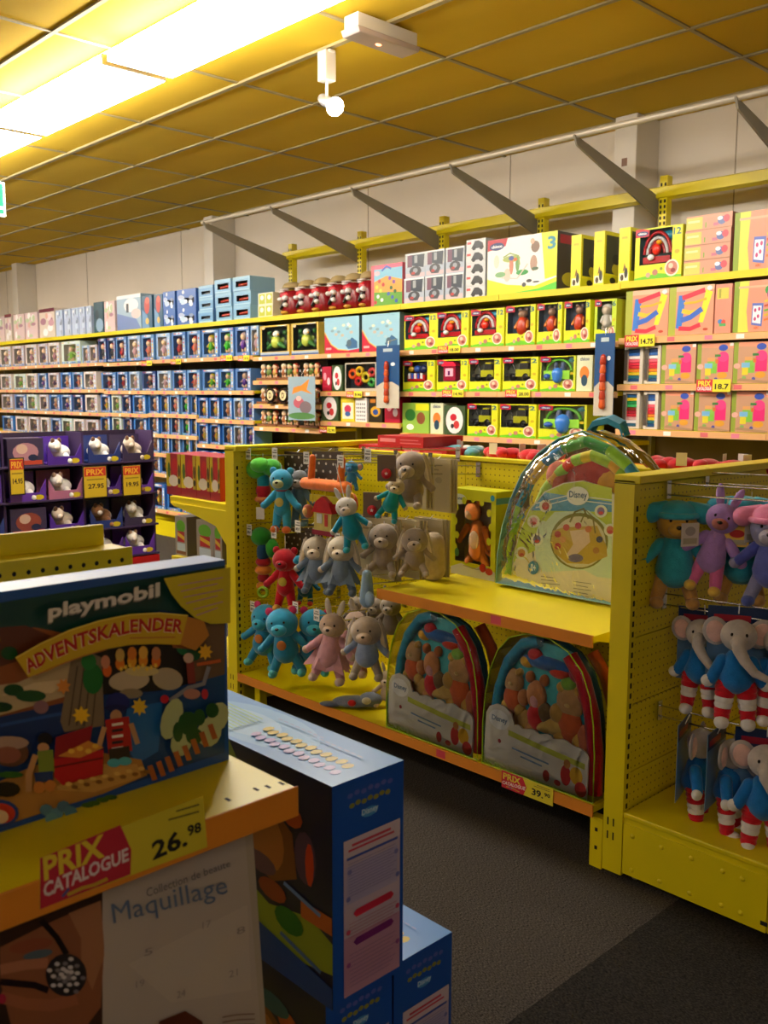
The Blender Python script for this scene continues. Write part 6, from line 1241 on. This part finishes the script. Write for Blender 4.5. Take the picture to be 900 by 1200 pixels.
for x, y, t_ in ((172, 1115, '5'), (240, 1083, '17'), (280, 1090, '8'), (162, 1152, '19'), (210, 1164, '24'), (271, 1140, '21')): C.tq(t_, [(x-5, y+4), (x+5, y+1), (x+5, y-7), (x-5, y-4)], '8a8080', False)
for k in range(3): C.line([(258, 1190+6*k), (275, 1187+6*k), (296, 1186+6*k)], 1.6, '7a6058')
o = m_.obj('calendar_carton', CARTON, loc=(XM, Y0+wM/2, Z0), rz=pi/2); tag(o, 'white make-up calendar carton with hand and jewelled ring, under the near shelf', 'toy box')

# blue calendar cartons stacked on the floor
def bluebox(loc, w, h, L, label, full):
    m_ = MB().box(-w/2, w/2, 0, L, 0, h, '1c50b0')
    F_ = Face(m_, (-w/2, 0, 0), (1, 0, 0), (0, 0, 1), (0, -1, 0), w, h)
    for k, (a, b, y, c) in enumerate(((.2, .85, .93, '5a60b8'), (.22, .8, .885, '8a8838'))):
        for q in range(7): u = a+(b-a)*q/7; F_.e(u+.04, y+.006*(q % 2)+.0*q, .04, .012, c, 8)
    F_.e(.5, .83, .12, .022, '4a90d0', 14, t0=0); F_.t('Disney', .39, .815, .62, .85, 'b8d0e8')
    F_.r(.14, .03, .94, .74, 'b8a8c0'); F_.p([(.14, .66), (.94, .66), (.94, .74), (.14, .74)], 'c8b8c8'); F_.r(.18, .45, .9, .62, 'a8a0c8'); F_.r(.14, .03, .94, .3, 'b488a8')
    F_.line([(.25, .71), (.8, .71)], .012, 'c04058'); F_.line([(.2, .69), (.85, .69)], .01, 'c04058'); F_.line([(.18, .655), (.9, .655)], .012, '3850a8')
    for k in range(12): F_.line([(.2, .63-.013*k), (.88-(k % 3)*.04, .63-.013*k)], .003, '8880b0')
    F_.p([(.3, .38), (.8, .385), (.84, .4), (.8, .42), (.3, .415), (.26, .4)], 'c02848'); F_.p([(.3, .25), (.8, .255), (.84, .27), (.8, .29), (.3, .285), (.26, .27)], '7a2878')
    for k in range(5): F_.line([(.2, .36-.015*k), (.88-(k % 2)*.05, .36-.015*k)], .003, 'a87890')
    for k in range(9): F_.line([(.2, .22-.018*k), (.86-(k % 3)*.04, .22-.018*k)], .003, '8a6a98')
    for u, v, c in ((.2, .6, '7878b8'), (.86, .6, '7878b8'), (.18, .48, '6870b8'), (.88, .49, '6870b8'), (.18, .33, 'c04868'), (.88, .34, 'c04868'), (.18, .18, '8a4890'), (.88, .17, '8a4890')): F_.e(u, v, .03, .012, c, 9)
    # top print
    T = Face(m_, (-w/2, 0, h), (1, 0, 0), (0, 1, 0), (0, 0, 1), w, L); T.r(0, 0, 1, 1, '4c88cc'); T.e(.5, .55, .45, .3, '6ca0d4', 20); T.e(.45, .6, .3, .18, '88b0d8', 18)
    for k in range(12): T.e(.46+.03*(k % 2), .08+.036*k, .075, .017, 'b8a428', 8, rot=.0); T.e(.26+.03*(k % 2), .07+.036*k, .07, .016, 'a898d0', 8)
    for k in range(8): T.e(.7, .1+.03*k, .012, .014, '7888c0', 7); T.e(.76, .3+.03*k, .012, .014, '7888c0', 7)
    for k in range(8): T.line([(.18+.06*k, .55), (.22+.06*k, .8)], .02, '88b070')
    T.e(.25, .86, .16, .06, 'b0a890', 12); T.e(.3, .84, .08, .03, '887868', 10)
    # long side print (local -x face)
    S_ = Face(m_, (-w/2, L, 0), (0, -1, 0), (0, 0, 1), (-1, 0, 0), L, h); S_.r(0, 0, 1, 1, '14183c'); S_.p([(0, .2), (.5, .12), (1, .02), (1, .95), (0, 1)], '1c1c3c')
    S_.p([(0, .86), (.4, .92), (.62, .78), (.5, 1), (0, 1)], '788838'); S_.p([(.0, .3), (.6, .05), (1, .16), (1, .3), (.9, .36), (.7, .3), (.4, .45), (0, .6)], '8a9830')
    S_.p([(.55, .5), (.6, .72), (.72, .78), (.82, .7), (.84, .5), (.72, .42)], '7a4828'); S_.e(.7, .6, .08, .14, 'a86838', 14); S_.e(.66, .48, .08, .05, '604058', 12); S_.e(.88, .62, .05, .12, '503858', 12); S_.e(.9, .6, .02, .1, 'c03820', 10); S_.e(.82, .78, .05, .05, 'b04820', 10); S_.e(.74, .82, .09, .05, '285868', 12); S_.e(.8, .28, .07, .06, '206828', 12); S_.e(.72, .38, .07, .05, '8a3828', 12); S_.e(.5, .7, .06, .14, '482c20', 12); S_.e(.35, .6, .09, .14, '3a2848', 12)
    S_.r(.86, .34, 1, .42, 'b05830'); S_.p([(0, 0), (1, 0), (1, .1), (.5, .22), (0, .34)], '1a4090'); S_.line([(.78, .45), (.95, .4)], .02, '5878b8'); S_.line([(.76, .2), (.95, .14)], .02, '4868a8')
    o = m_.obj('calendar_carton', CARTON, loc=loc, rz=pi/2, bevel=0); tag(o, label, 'toy box', 'blue calendar cartons stacked on the floor'); return o
bluebox((-1.17, .994+.0865, .4155), .173, .4145, .62, 'long blue calendar carton lying topmost on the floor stack beside the near shelf', True)
bluebox((-1.19, .994+.0825, .0005), .165, .4145, .62, 'blue calendar carton directly beneath the topmost one of the floor stack', True)
bluebox((-1.19, 1.1625+.0835, .0005), .165, .4145, .60, 'blue calendar carton at the right foot of the floor stack', True)

# ------------------------------------------------------------------ plush display rack at the far left
DX = -6.3
gd = empty('display_rack', (-6.5, 3.0, 0), label='dark display rack of purple trays with red plinth at far left', cat='display rack')
gpart(gd, MB().box(DX-.30, DX-.27, 1.9, 3.62, 0, 1.22), 'back_panel', mat('dark_purple_panel', '2c1c38', rough=.6))
gpart(gd, MB().box(DX-.27, DX+.02, 1.9, 3.62, .02, .28), 'plinth', REDP)
for y0 in (1.9, 2.48, 3.05, 3.61): gpart(gd, MB().box(DX-.27, DX-.02, y0-.008, y0+.008, .28, 1.22), 'divider', mat('purple_divider', '3a2450', rough=.6))
PUR = mat('purple_card', '4a2888', rough=.5)
zs = (1.0, .76, .52, .3)
for z in zs: gpart(gd, MB().box(DX-.27, DX+.02, 1.9, 3.62, z-.012, z), 'tray_shelf', mat('tray_shelf_%d' % (z*100), '3a2850', rough=.6))
rr = random.Random(4); dn = 0
for zi, z in enumerate(zs):
    for yi, (ya, yb) in enumerate(((1.93, 2.2), (2.21, 2.46), (2.5, 2.76), (2.77, 3.03), (3.07, 3.33), (3.34, 3.59))):
        w = yb-ya-.01; c = ('4a2890', '5a3098', '283878', 'a86888', '3a3050', '503080')[(yi*2+zi*3) % 6]; hh = .19
        pl = yi >= 3 or (yi+zi) % 3 == 0
        if pl:
            m_ = MB().prism([(-w/2, 0), (w/2, 0), (w/2, hh*.75), (w*.32, hh*.3), (-w*.32, hh*.3), (-w/2, hh*.75)], -.01, 0, c).box(-w/2, w/2, -.0, .2, 0, .01, c).box(-w/2, w/2, .19, .2, 0, hh, c)
            F_ = Face(m_, (-w/2, -.01, 0), (1, 0, 0), (0, 0, 1), (0, -1, 0), w, hh); F_.e(.8, .12, .14, .1, 'c8b020', 10)
            o = m_.obj('plush_carton', CARTON, loc=(DX+.005, (ya+yb)/2, z+.001), rz=pi/2)
            pc = ('e0dcd8', 'c8b8a8', '8a6040', 'e8e4e0')[(yi+zi) % 4]; p_ = MB().ell((0, .09, hh*.42), (w*.34, .06, hh*.3), pc).ell((-w*.2, .03, hh*.68), (w*.17, .05, hh*.24), pc).ell((-w*.28, .02, hh*.85), (w*.06, .02, hh*.13), ('5a3a28', 'a08070')[zi % 2]).ell((-w*.1, .02, hh*.85), (w*.06, .02, hh*.13), ('5a3a28', 'a08070')[zi % 2]).ell((-w*.22, -.02, hh*.62), (w*.07, .02, hh*.09), 'd8c8b8').cap((w*.1, .04, hh*.3), (w*.15, .0, hh*.12), .025, .02, pc)
            part(p_, 'plush_puppy', PLUSH, o)
            lab = 'purple-edged open carton with %s plush puppy' % {'e0dcd8': 'white', 'c8b8a8': 'beige', '8a6040': 'brown', 'e8e4e0': 'cream white'}[pc]
        else:
            o = toybox(w, hh, .18, c, lambda F: (F.e(.5, .5, .36, .34, ('a87888', '6a88b8', '8a4038')[zi % 3], 14), F.e(.4, .62, .16, .18, 'c8a898', 12), F.r(.05, .05, .95, .2, ('c0a028', '8890b0', 'b04030')[yi % 3]), F.e(.7, .3, .14, .12, '20284a', 10)))
            o.location = (DX+.0, (ya+yb)/2, z+.001); o.rotation_euler = (0, 0, pi/2); lab = '%s picture carton on the dark display rack' % {'4a2890': 'violet', '5a3098': 'purple', '283878': 'navy', 'a86888': 'dusty pink', '3a3050': 'dark plum', '503080': 'deep violet'}[c]
        tag(o, '%s, %s tier, %s from left' % (lab, ('top', 'second', 'third', 'bottom')[zi], ORD[yi]), 'toy box', 'cartons on the dark display rack')
for y0, z0, y1, z1, pr, lb in ((98, 585, 125, 545, '27.95', 'left of the pair'), (144, 582, 165, 544, '19.95', 'right of the pair'), (12, 581, 28, 536, '14.95', 'alone near the photo edge')):
    X_ = DX+.07; a = AT(y0, z0, 0, X_); b = AT(y1, z1, 0, X_); w, h = b[1]-a[1], b[2]-a[2]
    m_ = MB().box(-w/2, w/2, 0, .006, 0, h, '281810').box(-w/2+.008, w/2-.008, -.002, 0, .008, h-.008, 'c8a818'); F_ = Face(m_, (-w/2, -.002, 0), (1, 0, 0), (0, 0, 1), (0, -1, 0), w, h)
    F_.r(.06, .68, .94, .95, 'b82818'); F_.t('PRIX', .14, .72, .86, .9, 'e0a828'); F_.t(pr, .2, .3, .85, .45, '281c08'); F_.line([(.15, .58), (.85, .58)], .04, '8a7010')
    o = m_.obj('price_sign', MATTE, loc=(X_, (a[1]+b[1])/2, a[2]), rz=pi/2); tag(o, 'yellow price sign with red header on the dark display rack, %s' % lb, 'sign', 'yellow price signs'); part(MB().cap((0, .005, h*.9), (0, .09, h*.95), .003, .003, 'c0c0c0', 6), 'clip_arm', CHROME, o)
# more unseen battens, added as weak fill to lift the foreground
for k, (x, y) in enumerate(((-3.8, -2.6), (2.0, -1.6))):
    o = dup(bt, (x, y, HC-.13)); o['label'] = 'twin-tube ceiling batten above the viewer, %s end of the rear row' % ('near', 'middle')[k]; o['group'] = 'ceiling battens behind the viewer'
    for ch in KIDS[o.name]:
        if ch.data.materials[0] == TUBE: ch.material_slots[0].link = 'OBJECT'; ch.material_slots[0].material = TUBE2
